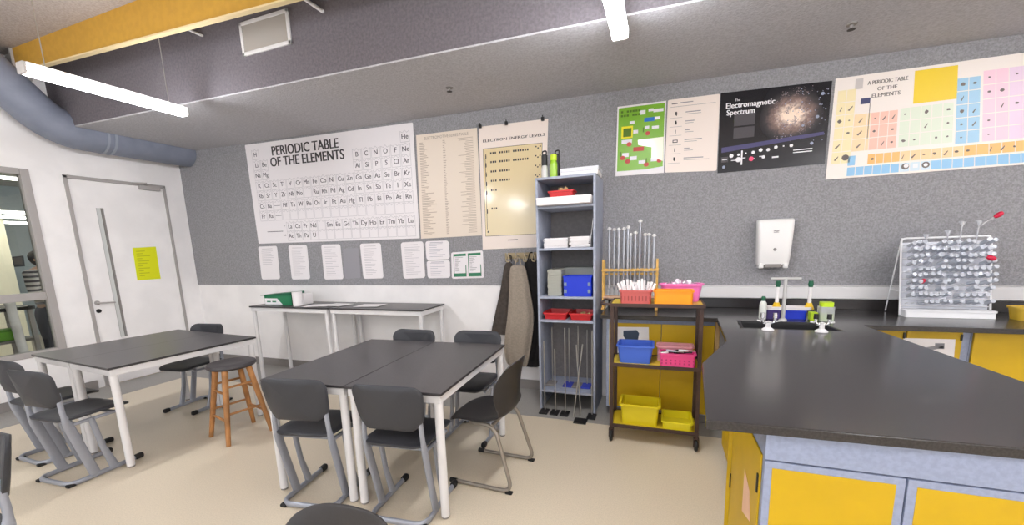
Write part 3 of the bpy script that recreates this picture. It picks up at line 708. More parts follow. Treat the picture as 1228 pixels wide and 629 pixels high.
CH = [((-1.955,1.81,0), 9, 'charcoal sled-base chair, back to the camera, at the left front of the centre tables'),
      ((-1.345,1.855,0), 5, 'charcoal sled-base chair, back to the camera, at the right front of the centre tables'),
      ((-3.825,1.49,0), 4, 'charcoal sled-base chair nearest the near corner leg of the left tables'),
      ((-4.42,1.60,0), -1, 'charcoal sled-base chair at the left tables, half hidden by the chair beside it'),
      ((-4.345,2.572,0), 187, 'charcoal sled-base chair on the far side of the left tables, behind the wooden stool'),
      ((-1.985,2.73,0), 181, 'charcoal sled-base chair on the far side of the centre tables, left of its neighbour'),
      ((-1.40,2.785,0), 183, 'charcoal sled-base chair on the far side of the centre tables, behind the shell chair'),
      ((-2.592,.512,0), 181, 'charcoal sled-base chair cut off by the left edge of the photo, near the bottom')]
for k, (l, a, s) in enumerate(CH): place(ch, k == 0, l, a, s)

def make_shell():
    r = thing('shell_chair', '', 'chair', group='shell chairs')
    key = [(0,.225,.425,.15,0),(.05,.205,.442,.195,.0),(.16,.10,.440,.212,.012),(.27,-.01,.430,.212,.02),(.36,-.095,.435,.205,.03),(.42,-.15,.462,.193,.035),(.48,-.168,.515,.19,.055),
           (.56,-.176,.59,.198,.075),(.65,-.183,.665,.202,.07),(.72,-.193,.725,.190,.05),(.77,-.203,.77,.162,.03),(.80,-.209,.794,.115,.012),(.808,-.211,.800,.06,.0)]
    bm = B(); nc = 12; rows = []
    def samp(t):
        for a, b in zip(key, key[1:]):
            if t <= b[0]+1e-9:
                k = (t-a[0])/(b[0]-a[0]); return [a[i]+(b[i]-a[i])*k for i in range(5)]
        return list(key[-1])
    T = sorted(set([k[0] for k in key]+[.025,.105,.215,.31,.39,.45,.52,.6,.69,.745,.785]))
    for t in T:
        _, y, z, hw, cv = samp(t); row = []
        up = min(1, max(0, (t-.36)/.12))
        for j in range(nc+1):
            s = -1+2*j/nc; x = hw*s
            row.append(bm.verts.new((x, y+cv*up*s*s, z+cv*(1-up)*s*s*.9-(.02*(abs(s)**3) if t < .06 else 0))))
        rows.append(row)
    for a, b in zip(rows, rows[1:]):
        for j in range(nc): bm.faces.new((a[j],a[j+1],b[j+1],b[j]))
    bmesh.ops.recalc_face_normals(bm, faces=bm.faces[:]); bmesh.ops.solidify(bm, geom=bm.faces[:], thickness=.010)
    o = obj('shell', bm, SHPL, r, smooth=60)
    s = o.modifiers.new('subd', 'SUBSURF'); s.levels = 1; s.render_levels = 1
    for sx in (-1,1):
        bm = B(); tube(bm, fillet([(sx*.10,.10,.418),(sx*.17,.07,.415),(sx*.175,-.10,.412),(sx*.205,-.215,.015),(sx*.205,.195,.015)], .075, 7), .0125, 12); obj('sled_frame', bm, BRONZ, r)
        bm = B(); tube(bm, [(sx*.205,.17,.0155),(sx*.205,.215,.0155)], .0155, 12); obj('rubber_foot', bm, RUB, r)
        bm = B(); box(bm, sx*.205-.015, sx*.205+.015, -.215,-.17, 0,.014,.005); obj('rubber_foot', bm, RUB, r)
    bm = B(); tube(bm, [(-.17,.05,.413),(.17,.05,.413)], .011, 10); tube(bm, [(-.175,-.08,.411),(.175,-.08,.411)], .011, 10); obj('cross_bar', bm, BRONZ, r)
    return r
sh = make_shell()
place(sh, True, (-1.02,2.315,0), 88, 'dark one-piece shell chair at the right end of the centre tables')
place(sh, False, (-.775,.575,0), 182, 'dark shell chair at the bottom edge of the photo, only its rounded top in view')

# ------------------------------------------------------------------ stool
r = thing('wooden_stool', 'round-topped wooden stool with a dark seat between the left and centre tables', 'stool', (-3.30,2.235,0), math.radians(-14))
bm = B(); lathe(bm, [(0,.585),(.14,.585),(.165,.592),(.176,.604),(.176,.614),(.168,.626),(.14,.632),(.08,.626),(0,.622)], n=36); obj('seat', bm, STOOLT, r)
legp = lambda sx, sy, z: (sx*(.165-.078*z/.585), sy*(.165-.078*z/.585), z)
for sx in (-1,1):
    for sy in (-1,1):
        bm = B(); tube(bm, [legp(sx,sy,0),legp(sx,sy,.3),legp(sx,sy,.585)], [.017,.021,.023], 12); obj('leg', bm, WOOD, r)
for z0, off in ((.19,0),(.40,.0)):
    for ax in (0,1):
        for s in (-1,1):
            zz = z0+.05*ax; p, q_ = (legp(-1,s,zz),legp(1,s,zz)) if ax == 0 else (legp(s,-1,zz),legp(s,1,zz))
            bm = B(); tube(bm, [p,q_], .0095, 10); obj('rung', bm, WOOD, r)

# ------------------------------------------------------------------ things on the side benches
Z = .9
def sp(u0, u1, y): a, b = aty(u0,364,y), aty(u1,364,y); return (a.x+b.x)/2, b.x-a.x
x, w = sp(320,351,3.5); Z += .001
r = thing('paper_carton', 'green and white carton on its side at the left end of the wall bench', 'carton', (x,3.58,Z), math.radians(2))
bm = B(); box(bm, -w/2,w/2,-.10,.10,0,.115,.004); obj('box', bm, GREEN, r)
bm = B(); loops(bm, [[(-w/2-.05,y,.112),(-w/2-.05,y,.117),(w/2,y,.150),(w/2,y,.116)] for y in (-.104,.10)]); obj('flap', bm, DGREEN, r)
bm = B(); loops(bm, [[(-w/2+.01,y,.008),(w*.16,y,.008),(-w*.02,y,.08),(-w/2+.01,y,.08)] for y in (-.104,-.099)]); obj('white_label', bm, INKW, r)
bm = B(); box(bm, -w*.4,-w*.26,-.1055,-.1035,.035,.05); box(bm,-w*.2,-w*.06,-.1055,-.1035,.035,.05); obj('label_lines', bm, GREEN, r)
x, w = sp(351.5,360,3.47)
r = thing('paper_roll', 'white paper roll standing against the green carton', 'roll', (x,3.49,Z))
bm = B(); lathe(bm, [(.012,0),(w/2,0),(w/2,.158),(.012,.158)], n=28); obj('roll', bm, PAPER, r)
x, w = sp(360.5,368,3.57)
r = thing('small_carton', 'small white carton with a green end right of the paper roll', 'carton', (x,3.60,Z), 0)
bm = B(); box(bm, -w/2,w/2,-.07,.07,0,.13,.012,seg=3); obj('box', bm, PAPER, r)
bm = B(); box(bm, -w*.4,w*.25,-.0725,-.069,.02,.115); obj('green_panel', bm, DGREEN, r)
for k, (x, y, a, lab) in enumerate(((-3.62,3.52,12,'white sheet lying on the wall bench just right of the cartons'),(-3.43,3.60,-8,'white sheet lying across the join of the two wall benches'),(-2.98,3.60,5,'white sheet lying alone on the right wall bench'))):
    bm = B(); pad(bm, .30, .21, .0012, .004, lambda p,q_,s: Vector((p,q_,.0012+s+(.004*max(0,p)/.15)**1))) ; tag(obj('paper_sheet', bm, PAPER, loc=(x,y,Z), rot=(0,0,math.radians(a))), lab, 'paper', 'loose sheets on the benches')

# ------------------------------------------------------------------ coats on hooks
r = thing('coat_rail', 'row of coat hooks on the back wall left of the tall shelf unit', 'coat rail', (-1.27,YB,1.395))
bm = B(); box(bm, -.22,.25,-.018,0,-.03,.03,.004); obj('board', bm, mat('tan_board', (168,150,118), .6), r)
for i in range(5):
    x = -.17+.09*i
    bm = B(); tube(bm, fillet([(x,-.018,.0),(x,-.07,-.005),(x,-.085,.03)], .02), .006, 8); obj('hook', bm, ALU, r)
    bm = B(); tube(bm, fillet([(x,-.075,.02),(x-.02,-.08,-.05),(x+.02,-.08,-.06),(x+.002,-.078,.02)], .02), .006, 6); obj('hanging_loop', bm, mat('tan_strap', (176,160,130), .8), r)
def garment(name, label, rows, y, m, dep, folds=5, ph=0., extra=None):
    """rows of (v, u_left, u_right) on the photograph, at the distance y"""
    L = []; n = 36
    for i, (v, a, b) in enumerate(rows):
        p, q_ = aty(a,v,y), aty(b,v,y); c = (p+q_)/2; hw = (q_.x-p.x)/2; k = i/(len(rows)-1); L.append((c.x,c.z,hw,dep*(.55+.45*math.sin(PI*min(1,.25+k*.6)))))
    o = thing(name, label, 'coat', (L[0][0], y, L[0][1]), 0, None)
    bm = B(); rings = []
    for (cx, cz, hw, dp), i in zip(L, range(len(L))):
        k = i/(len(L)-1)
        rings.append([(cx-L[0][0]+hw*math.cos(2*PI*j/n), dp*math.sin(2*PI*j/n)*(1+.4*k*math.sin(folds*2*PI*j/n+ph+1.3*k))+.006*k*math.sin(9*2*PI*j/n), cz-L[0][1]) for j in range(n)])
    loops(bm, rings); b = obj('body', bm, m, o, smooth=60)
    s = b.modifiers.new('subd','SUBSURF'); s.levels = 1; s.render_levels = 2
    bm = B(); x = 0; tube(bm, fillet([(x-.03,0,-.005),(x-.02,.02,.06),(x+.02,.02,.06),(x+.03,0,-.005)], .02), .006, 8); obj('hanger_loop', bm, m, o)
    return o, L
DCOAT = mat('dark_brown_cloth', (70,62,56), .9, var=.15, scale=30); TCOAT = mat('taupe_cloth', (152,140,126), .9, var=.08, scale=60); BCOAT = mat('black_cloth', (30,27,28), .9, var=.2, scale=30)
garment('hanging_coat', 'dark brown coat hanging furthest left on the hooks, behind the taupe coat', [(313,607,613),(322,604,617),(345,601,618),(370,595,618),(385,592,618),(398,589,616),(401,590,614)], 3.84, DCOAT, .03, 5)
garment('hanging_coat', 'taupe grey coat hanging in the middle of the coat hooks', [(317,614,628),(322,611,631),(340,611,634),(360,610,638),(378,609,641),(400,606,639),(420,604,636),(436,607,633),(439,611,631)], 3.765, TCOAT, .034, 6, .8)
garment('hanging_coat', 'black coat hanging nearest the tall shelf unit, reaching almost to the floor', [(310,631,643),(316,628,646),(350,632,649),(395,637,650),(420,634,650),(432,622,650),(440,624,649)], 3.845, BCOAT, .032, 4, 2.)
# ------------------------------------------------------------------ tall shelf unit and what stands on it
SX0, SX1, SY0, SY1 = -1.02, -.512, 3.43, 3.87
r = thing('shelf_unit', 'tall narrow grey open shelf unit against the back wall, holding trays and papers', 'shelf unit', ((SX0+SX1)/2, (SY0+SY1)/2, 0))
w2, d2 = (SX1-SX0)/2, (SY1-SY0)/2
for s in (-1,1):
    bm = B(); box(bm, min(s*w2,s*(w2-.02)), max(s*w2,s*(w2-.02)), -d2, d2, 0, 2.05, .002); obj('side_panel', bm, SHELFM, r)
bm = B(); box(bm, -w2+.02, w2-.02, d2-.008, d2, .1, 2.03); obj('back_panel', bm, SHELFB, r)
SZ0 = (.185,.835,1.045,1.462,1.812); SZ = [z+.0012 for z in SZ0]
for z in SZ0:
    bm = B(); box(bm, -w2+.02, w2-.02, -d2, d2-.008, z-.02, z, .002); obj('shelf', bm, SHELFM, r)
bm = B(); box(bm, -w2+.02, w2-.02, -d2, d2, 2.03, 2.05, .002); obj('top_panel', bm, SHELFM, r)
def span(u0, u1, v, y): a, b = aty(u0,v,y), aty(u1,v,y); return (a.x+b.x)/2, b.x-a.x
def bottle(name, label, x, y, z, h, rad, m, capm, group=None, cap_h=.25, neck=.55, n=20, loop=False):
    r = thing(name, label, 'bottle', (x,y,z), 0, group); hb = h*(1-cap_h)
    bm = B(); lathe(bm, [(0,0),(rad*.92,0),(rad,.006),(rad,hb*.78),(rad*.9,hb*.88),(rad*neck,hb),(0,hb)], n=n); obj('body', bm, m, r)
    bm = B(); lathe(bm, [(0,hb),(rad*neck*1.15,hb),(rad*neck*1.15,h*.97),(rad*neck*.9,h),(0,h)], n=n); obj('cap', bm, capm, r)
    if loop:
        bm = B(); tube(bm, fillet([(-rad*.5,0,h*.9),(-rad*.7,0,h*1.14),(rad*.7,0,h*1.16),(rad*.5,0,h*.86)], rad*.6), rad*.22, 8); obj('carry_loop', bm, capm, r)
    return r
y = 3.53
x, w = span(649.5,657,212,y); bottle('drink_bottle', 'black-topped pale bottle at the left end of the tall shelf unit top', x, y, 2.05, .20, w/2, mat('pale_bottle', (206,204,200), .3), BLK, 'bottles on the shelf unit', .45, .8, loop=True)
x, w = span(659.5,668.5,212,y); bottle('drink_bottle', 'lime green bottle on top of the tall shelf unit', x, y, 2.05, .195, w/2, mat('lime_bottle', (150,196,44), .25, coat=.4), LIME, 'bottles on the shelf unit', .25, .75)
x, w = span(665,672,205,3.66); bottle('drink_bottle', 'black bottle with a carry loop, behind the lime bottle on the shelf unit', x, 3.66, 2.05, .22, w/2, BLK, BLK, 'bottles on the shelf unit', .3, .7, loop=True)
x, w = span(672,717,211,3.5)
r = thing('flat_box', 'flat white box with a clear lid on top of the tall shelf unit', 'box', (x, 3.6, 2.05))
bm = B(); box(bm, -w/2,w/2,-.10,.13,0,.045,.006); obj('box', bm, PAPER, r)
bm = B(); tub(bm, w+.012,.242,.03,1.0,.003,.003,.01); bmesh.ops.transform(bm, matrix=Matrix.Translation((0,.015,.066))@Matrix.Rotation(PI,4,'X'), verts=bm.verts[:]); obj('lid', bm, mat('clear_lid_plastic', (226,226,232), .15, coat=.5), r)
x, w = span(645,711.5,247,3.36); x, w = -.768, .452
r = thing('flat_box', 'shallow white box jutting out under the red tray on the shelf unit', 'box', (x, 3.53, SZ[4]))
bm = B(); box(bm, -w/2,w/2,-.17,.17,0,.062,.01,seg=3); obj('box', bm, PAPER, r)
bm = B(); box(bm, -w/2-.002,w/2+.002,-.172,.172,.046,.065,.006); obj('lid', bm, PAPER, r)
def trayobj(name, label, x, y, z, w, d, h, m, group=None, cat='tray', taper=.85, rz=0, rim=.008, r=.02):
    t = thing(name, label, cat, (x,y,z), rz, group)
    bm = B(); tub(bm, w, d, h, taper, .003, rim, r); obj('tub', bm, m, t); return t
x, w = span(659,690,233,3.5); zt = SZ[4]+.065
trayobj('plastic_tray', 'red tray of corks on the white box in the tall shelf unit', x, 3.5, zt, w, .16, .055, RED)
CORK = mat('cork', (196,160,112), .8, var=.2, scale=60)
for k in range(11):
    bm = B(); lathe(bm, [(0,-.016),(.013,-.016),(.016,.016),(0,.016)], n=12)
    a, b = R_.uniform(-.055,.055), R_.uniform(-.045,.04)
    o = obj('cork_stopper', bm, CORK, loc=(x+a, 3.5+b, zt+.044+.018*(k>5)+.004*R_.random()), rot=(R_.uniform(0,3),R_.uniform(0,3),0)); tag(o, 'tan cork stopper heaped in the red tray on the shelf unit', 'cork', 'corks in the red tray')
def stack(name, label, x, y, z, w, d, n, th, m, jit=.006, group=None, cat='paper stack', rz=0):
    bm = B()
    for i in range(n):
        a, b = R_.uniform(-jit,jit), R_.uniform(-jit,jit); box(bm, -w/2+a, w/2+a, -d/2+b, d/2+b, i*th, (i+1)*th-.0006)
    o = obj(name, bm, m, loc=(x,y,z), rot=(0,0,rz)); return tag(o, label, cat, group)
x, w = span(653,681,297,3.47); stack('paper_stack', 'stack of white papers, left of the pair on the middle shelf of the tall unit', x, 3.6, SZ[3], w, .29, 14, .006, PAPER, .008, 'paper stacks on the shelf')
x, w = span(683,708,297,3.47); stack('paper_stack', 'stack of white papers, right of the pair, under the leaning sheet', x, 3.6, SZ[3], w-.01, .29, 15, .006, PAPER, .010, 'paper stacks on the shelf')
bm = B(); box(bm, -.0015,.0015,-.11,.11,0,.235); tag(obj('folder', bm, PAPER, loc=(SX1-.054,3.57,SZ[3]+.001), rot=(0,math.radians(7),0)), 'white folder leaning upright against the right side of the shelf unit', 'folder')
GPAP = mat('grey_card', (164,164,154), .7)
x, w = span(658,674,353,3.5); stack('paper_stack', 'tall stack of grey card left of the blue basket in the shelf unit', x, 3.62, SZ[2], w, .3, 22, .0105, GPAP, .003)
x, w = span(676,713,353,3.62); stack('paper_stack', 'tall stack of grey card behind the blue basket in the shelf unit', x-.002, 3.74, SZ[2], w-.012, .2, 22, .0108, mat('grey_green_card', (150,154,148), .7), .002)
x, w = span(675,711,353,3.46); w -= .006
t = trayobj('storage_basket', 'deep blue plastic basket with slotted corners on the tall shelf unit', x, 3.53, SZ[2], w, .19, .175, BLUE, None, 'basket', .95, 0, .006, .012)
bm = B()
for s in (-1,1):
    for zz in (.03,.09): box(bm, s*(w/2-.025)-.012, s*(w/2-.025)+.012, -.0965,-.09, zz, zz+.03, .002)
obj('corner_slot', bm, mat('pale_slot', (120,138,160), .6), t)
for k, (u0, u1, s) in enumerate(((651,680.5,'red tray, left one on the lowest tray shelf of the unit'),(682,711,'red tray holding stoppers, right one on the lowest tray shelf of the unit'))):
    x, w = span(u0,u1,385,3.46); t = trayobj('plastic_tray', s, x, 3.58, SZ[1], w, .27, .06, RED, 'red trays')
    if k == 1:
        for j in range(6):
            bm = B(); lathe(bm, [(0,-.013),(.012,-.013),(.014,.013),(0,.013)], n=10)
            tag(obj('cork_stopper', bm, CORK, loc=(x+R_.uniform(-.06,.07), 3.52+R_.uniform(-.03,.06), SZ[1]+.046), rot=(R_.uniform(0,3),1.2,0)), 'small tan stopper in the right red tray of the shelf unit', 'cork', 'stoppers in the right red tray')
# retort stands: in front of the unit on the floor, and on its bottom board
def stand(label, x, y, z, top, base, group, bw=.075, bd=.11):
    t = thing('retort_stand', label, 'retort stand', (x,y,z), 0, group)
    bm = B(); box(bm, -bw/2,bw/2,-bd+.025,.025,0,.016,.004); obj('base', bm, base, t)
    bm = B(); tube(bm, [(0,0,.014),(0,0,top-z)], .0055, 10); obj('rod', bm, ALU, t)
BB = mat('blue_base', (52,66,178), .5)
yr = 3.385
for k, (u, v, ub, s) in enumerate(((651.7,409,653.5,'retort stand with the leftmost rod in front of the shelf unit'),(664.7,418,666,'short retort stand, second from left in front of the shelf unit'),(677.5,393,678,'tall retort stand in front of the shelf unit, left of the crossed rods'),(711,396,710,'retort stand furthest right in front of the shelf unit'))):
    p = aty(u,v,yr); stand(s, aty(ub,480,yr).x, yr, 0, p.z, BLK, 'retort stands on the floor')
for k, (u, v, m, s) in enumerate(((658,392,SKIRT,'retort stand on the bottom board, far left inside the shelf unit'),(682,393,BB,'blue-based retort stand on the bottom board, middle of the shelf unit'),(693,390,SKIRT,'grey-based retort stand on the bottom board, behind the crossed rods'),(704,395,BB,'blue-based retort stand on the bottom board, right side of the shelf unit'))):
    p = aty(u,v,3.64); stand(s, p.x+(.03 if k == 0 else 0), 3.64, SZ[0], min(p.z,.80), m, 'retort stands inside the shelf unit', .085, .13)
for k, (a, b, s) in enumerate((((691,413),(697,490),'loose steel rod leaning on the shelf unit, its top crossing to the left'),((699,412),(688,489),'loose steel rod leaning on the shelf unit, its top crossing to the right'))):
    p = aty(*a, 3.414); f = aty(*b, 3.36-.02*k)
    bm = B(); tube(bm, [(f.x,3.345-.025*k,.0),(p.x,3.412-.012*(k),p.z)], .0055, 10); tag(obj('steel_rod', bm, ALU), s, 'rod', 'crossed loose rods')
# black plates of stands lying in front
for k, (u0, u1, s) in enumerate(((690,705,'black stand plate on the floor under the crossed rods'),)):
    x, w = span(u0,u1,491,3.3); bm = B(); box(bm, -w/2,w/2,-.05,.05,0,.014,.003); tag(obj('stand_plate', bm, BLK, loc=(x,3.24,0)), s, 'plate')

# ------------------------------------------------------------------ worktop, cabinets, peninsula
ZT0, ZT, TH = .91, .911, .032
OUT = [(-.46,3.33),(.405,3.32),(.368,2.57),(.196,2.055),(.150,1.37),(1.36,1.42),(1.245,3.17),(1.25,3.20),(XR,3.24),(XR,3.885),(-.46,3.885)]
HOLE = [(.50,2.965),(1.06,2.965),(1.03,3.245),(.525,3.245)]
r = thing('worktop', 'continuous black speckled worktop along the back wall and over the peninsula', 'worktop', (0,0,0))
bm = B(); prism(bm, OUT, ZT0-TH, ZT0, [HOLE]); o = obj('top', bm, BENCH, r, smooth=0)
bv = o.modifiers.new('bevel','BEVEL'); bv.width = .004; bv.segments = 2; bv.limit_method = 'ANGLE'
bm = B(); box(bm, -.46, XR, 3.865, 3.89, ZT, .99, .003); obj('upstand', bm, BENCH, r)
r = thing('sink', 'black laboratory sink let into the worktop at the head of the peninsula', 'sink', (.78,3.105,ZT))
bm = B()
def hl(k, z): return [((x-.78)*k, (y-3.105)*k, z) for x, y in HOLE]
loops(bm, [hl(.985,-.004), hl(.985,-.0), hl(.93,-.0), hl(.9,-.02), hl(.82,-.2), hl(.80,-.2), hl(.84,-.21), hl(.95,-.015)], cap0=False, cap1=False)
loops(bm, [hl(.82,-.2), hl(.1,-.205)]); obj('bowl', bm, BLK, r)
bm = B(); lathe(bm, [(0,-.204),(.035,-.203),(.03,-.199),(0,-.2)]); obj('drain', bm, CHROME, r)

def door(parent, x0, x1, z0, z1, y, frame=BGREY, inset=.022, m=YEL, name='door'):
    bm = B(); box(bm, x0, x1, y-.018, y, z0, z1, .002); o = obj(name, bm, frame, parent)
    bm = B(); box(bm, x0+inset, x1-inset, y-.0195, y-.017, z0+inset, z1-inset, .001); obj('panel', bm, m, o); return o
# left run under the back worktop
r = thing('base_cabinet', 'yellow-doored base cabinet behind the brown trolley', 'cabinet', (0,3.44,0))
bm = B(); box(bm, -.42,.44,0,.42,.085,ZT0-TH-.0015); obj('carcass', bm, BGREY, r)
bm = B(); box(bm, -.40,.43,.05,.40,0,.085); obj('plinth', bm, SKIRT, r)
for a, b in ((-.395,.015),(.019,.405)):
    bm = B(); box(bm, a,b,-.018,0,.1,.83,.003); obj('door', bm, YEL, r)
bm = B(); box(bm, .407,.44,-.018,0,.085,ZT0-TH-.002,.003); obj('end_post', bm, mat('tan_edge', (178,146,98), .6), r)
def pl_quad(px, y): return Quad(*[aty(u,v,y) for u,v in px])
q = pl_quad(((740,391.5),(778,392),(778.5,428),(740,428)), 3.4195); P = poster('picture_label', q, PAPER, 'white sheet with a picture of a tub, on the yellow door behind the trolley', 'label', t=.001)
bm = B(); q.poly(bm, [(.2,.12),(.62,.1),(.7,.2),(.66,.42),(.3,.44),(.2,.3)]); pr('tub_picture', bm, mat('slate_ink', (60,74,96), .5), P)
# right run
r = thing('base_cabinet', 'yellow-doored base cabinet under the glassware rack, white sheet on its door', 'cabinet', (0,3.375,0))
bm = B(); box(bm, 1.27,1.868,0,.48,.085,ZT0-TH-.0015); obj('carcass', bm, BGREY, r)
bm = B(); box(bm, 1.27,1.86,.05,.45,0,.085); obj('plinth', bm, SKIRT, r)
for a, b in ((1.275,1.533),(1.543,1.823)):
    bm = B(); box(bm, a,b,-.018,0,.1,.858,.003); d_ = obj('door', bm, YEL, r)
    bm = B(); box(bm, b-.012,b-.002,-.026,-.018,.80,.84,.002); obj('hinge', bm, BLK, d_)
r = thing('base_cabinet', 'yellow-doored base cabinet at the right edge, right of the grey post', 'cabinet', (0,3.375,0))
bm = B(); box(bm, 1.87,2.75,0,.48,.085,ZT0-TH-.0015); obj('carcass', bm, BGREY, r)
bm = B(); box(bm, 1.87,2.75,.05,.45,0,.085); obj('plinth', bm, SKIRT, r)
for a, b in ((1.878,2.31),(2.316,2.74)):
    bm = B(); box(bm, a,b,-.018,0,.1,.858,.003); obj('door', bm, YEL, r)
for k, (px, s) in enumerate(((((1057,405),(1079.5,405),(1079,436),(1056,436)),'white sheet taped to the narrow yellow door left of the pictured sheet'),(((1083.5,405),(1146,406.5),(1143,440),(1082,440)),'white sheet with a clamp picture taped to the yellow door under the glassware rack'))):
    q = pl_quad(px, 3.3555); P = poster('picture_label', q, PAPER, s, 'label', t=.001)
    if k == 1:
        bm = B(); q.poly(bm, [(.25,.45),(.45,.3),(.75,.2),(.8,.3),(.5,.42),(.45,.55),(.3,.55)]); q.rect(bm, .62,.8,.15,.35); pr('clamp_picture', bm, mat('pencil_grey', (140,140,146), .6), P)
# peninsula
r = thing('peninsula_cabinet', 'blue-grey cabinet with yellow door panels at the near end of the peninsula', 'cabinet', (0,0,0))
bm = B(); box(bm, .337,1.2,1.45,1.98,.1,ZT0-TH-.0015,.002); obj('carcass', bm, BGREY, r)
bm = B(); box(bm, .38,1.18,1.50,1.98,0,.1); obj('plinth', bm, SKIRT, r)
bm = B(); box(bm, .335,1.2,1.432,1.45,.770,ZT0-TH-.002,.002); obj('top_rail', bm, BGREY, r)
for a, b in ((.336,.701),(.706,1.07)): door(r, a, b, .11, .765, 1.45)
bm = B(); box(bm, 1.075,1.2,1.432,1.45,.11,.765,.002); obj('filler_panel', bm, BGREY, r)
bm = B(); box(bm, .330,.337,1.462,1.972,.11,.772,.003); d_ = obj('side_door', bm, YEL, r)
for yy_, zz_ in ((1.475,.66),(1.962,.38)):
    bm = B(); box(bm, .325,.331,yy_-.007,yy_+.007,zz_-.035,zz_+.035,.003); obj('hinge', bm, BLK, d_)
q = Quad(*[atx(u,v,.3285) for u,v in ((893,562),(898.5,588),(899,625),(889.5,612))]); P = poster('side_door_patch', q, mat('pale_pink_tone', (240,196,164), .6), 'pale pink patch on the side door of the peninsula', 'paper', t=.0008)  # thin pale pink four-cornered patch laid on the side door
r = thing('peninsula_cabinet', 'yellow-sided cabinet under the angled middle of the peninsula', 'cabinet', (0,0,0))
bm = B(); prism(bm, [(.335,1.985),(1.18,1.985),(1.18,2.93),(.44,2.93),(.44,2.36)], .1, ZT0-TH-.0015); obj('carcass', bm, BGREY, r, smooth=0)
bm = B(); prism(bm, [(.38,1.985),(1.15,1.985),(1.15,2.93),(.47,2.93),(.47,2.36)], 0, .1); obj('plinth', bm, SKIRT, r, smooth=0)
bm = B(); a, b = Vector((.335,1.995,0)), Vector((.438,2.35,0)); dd = (b-a).normalized(); nn = Vector((-dd.y,dd.x,0))
pp = [a+nn*.001, b+nn*.001, b+nn*.018, a+nn*.018]; prism(bm, [(p.x,p.y) for p in pp], .11, .80); obj('angled_panel', bm, YEL, r, smooth=0)
bm = B(); box(bm, .422,.44,2.37,2.92,.11,.80,.002); obj('side_panel', bm, YEL, r)

# ------------------------------------------------------------------ around the sink
TAPG = mat('pale_grey_tap', (196,195,193), .35, metal=.3)
p = atz(938,384,ZT)
r = thing('tap_column', 'tall grey T-shaped lab tap column standing behind the sink', 'tap', (p.x,3.275,ZT))
t0 = aty(941,334,3.275).z-ZT
bm = B(); lathe(bm, [(0,0),(.026,0),(.024,.012),(.012,.02),(.0115,t0),(0,t0)], n=18); obj('column', bm, TAPG, r)
xa, xb = aty(925,333,3.275).x-p.x, aty(961,333,3.275).x-p.x
bm = B(); tube(bm, [(xa,0,t0),(xb,0,t0)], .010, 12); obj('cross_arm', bm, TAPG, r)
yt = 3.42
x0, w0 = span(918,936,384,yt-.07); x1, w1 = span(937,968,384,yt-.07)
PURP = pl('purple_plastic', (62,46,112))
hh = aty(930,372,yt-.07).z-ZT
trayobj('storage_tub', 'dark purple tub behind the tap column', x0, yt, ZT, w0, .14, hh, PURP, None, 'tub', .97, 0, .004, .01)
trayobj('storage_tub', 'deep blue tub behind the sink, right of the tap column', x1, yt, ZT, w1-.006, .14, hh, BLUE, None, 'tub', .97, 0, .004, .01)
x2, w2_ = span(919,974,371,yt-.05)
r = thing('draining_tray', 'narrow white tray laid over the two tubs behind the sink', 'tray', (x2,yt,ZT+hh))
bm = B(); tub(bm, w2_, .09, .022, .96, .003, .005, .012); obj('tray', bm, PAPER, r)
for k, u in enumerate((931,970)):
    p = aty(u,368,yt); tz = aty(u,337,yt).z
    r = thing('cleaning_brush', ['white-handled brush with a green tip, standing left of the tap column','white-handled brush with a green tip, standing right of the tap column'][k], 'brush', (p.x,yt,ZT+hh+.004), 0, 'brushes behind the sink')
    L = tz-(ZT+hh)
    bm = B(); lathe(bm, [(0,0),(.03,0),(.028,.012),(.016,.045),(0,.05)], n=16); obj('brush_head', bm, mat('yellow_bristle', (232,190,40), .7), r)
    bm = B(); lathe(bm, [(0,.028),(.012,.028),(.0125,.06),(.010,L*.8),(0,L*.8)], n=14); obj('handle', bm, PAPER, r)
    bm = B(); lathe(bm, [(0,L*.78),(.013,L*.78),(.017,L*.88),(.013,L),(0,L)], n=14); obj('tip', bm, DGREEN, r)
x, w = span(909.5,918.5,383,3.33); bottle('soap_bottle', 'white bottle with a dark green cap beside the sink', x, 3.33, ZT, .165, w/2, mat('white_bottle_plastic', (226,230,222), .3), DGREEN, None, .2, .5)
x, w = span(980.5,998,385,3.33); hz_ = aty(988,367,3.33).z-ZT
r = thing('clear_jar', 'square clear jar with a lime lid and lime filling, right of the sink tubs', 'jar', (x,3.33,ZT))
bm = B(); loops(bm, [[(a,b,z) for a,b in rrect(w,w*.9,.012)] for z in (0,.002,hz_)]); obj('jar', bm, GLASS, r)
bm = B(); loops(bm, [[(a,b,z) for a,b in rrect(w*.9,w*.8,.01)] for z in (.003,hz_*.5)]); obj('filling', bm, LIME, r)
bm = B(); loops(bm, [[(a,b,z) for a,b in rrect(w*.85,w*.75,.012)] for z in (hz_,hz_+.03)]); obj('lid', bm, LIME, r)
x, w = span(969.5,979,385,3.325); bm = B(); box(bm, -w/2,w/2,-.03,.03,0,.06,.008,seg=3); tag(obj('sponge', bm, mat('lime_sponge', (168,196,36), .9, bump=.4, bscale=120), loc=(x,3.325,ZT)), 'lime green sponge between the blue tub and the clear jar', 'sponge')
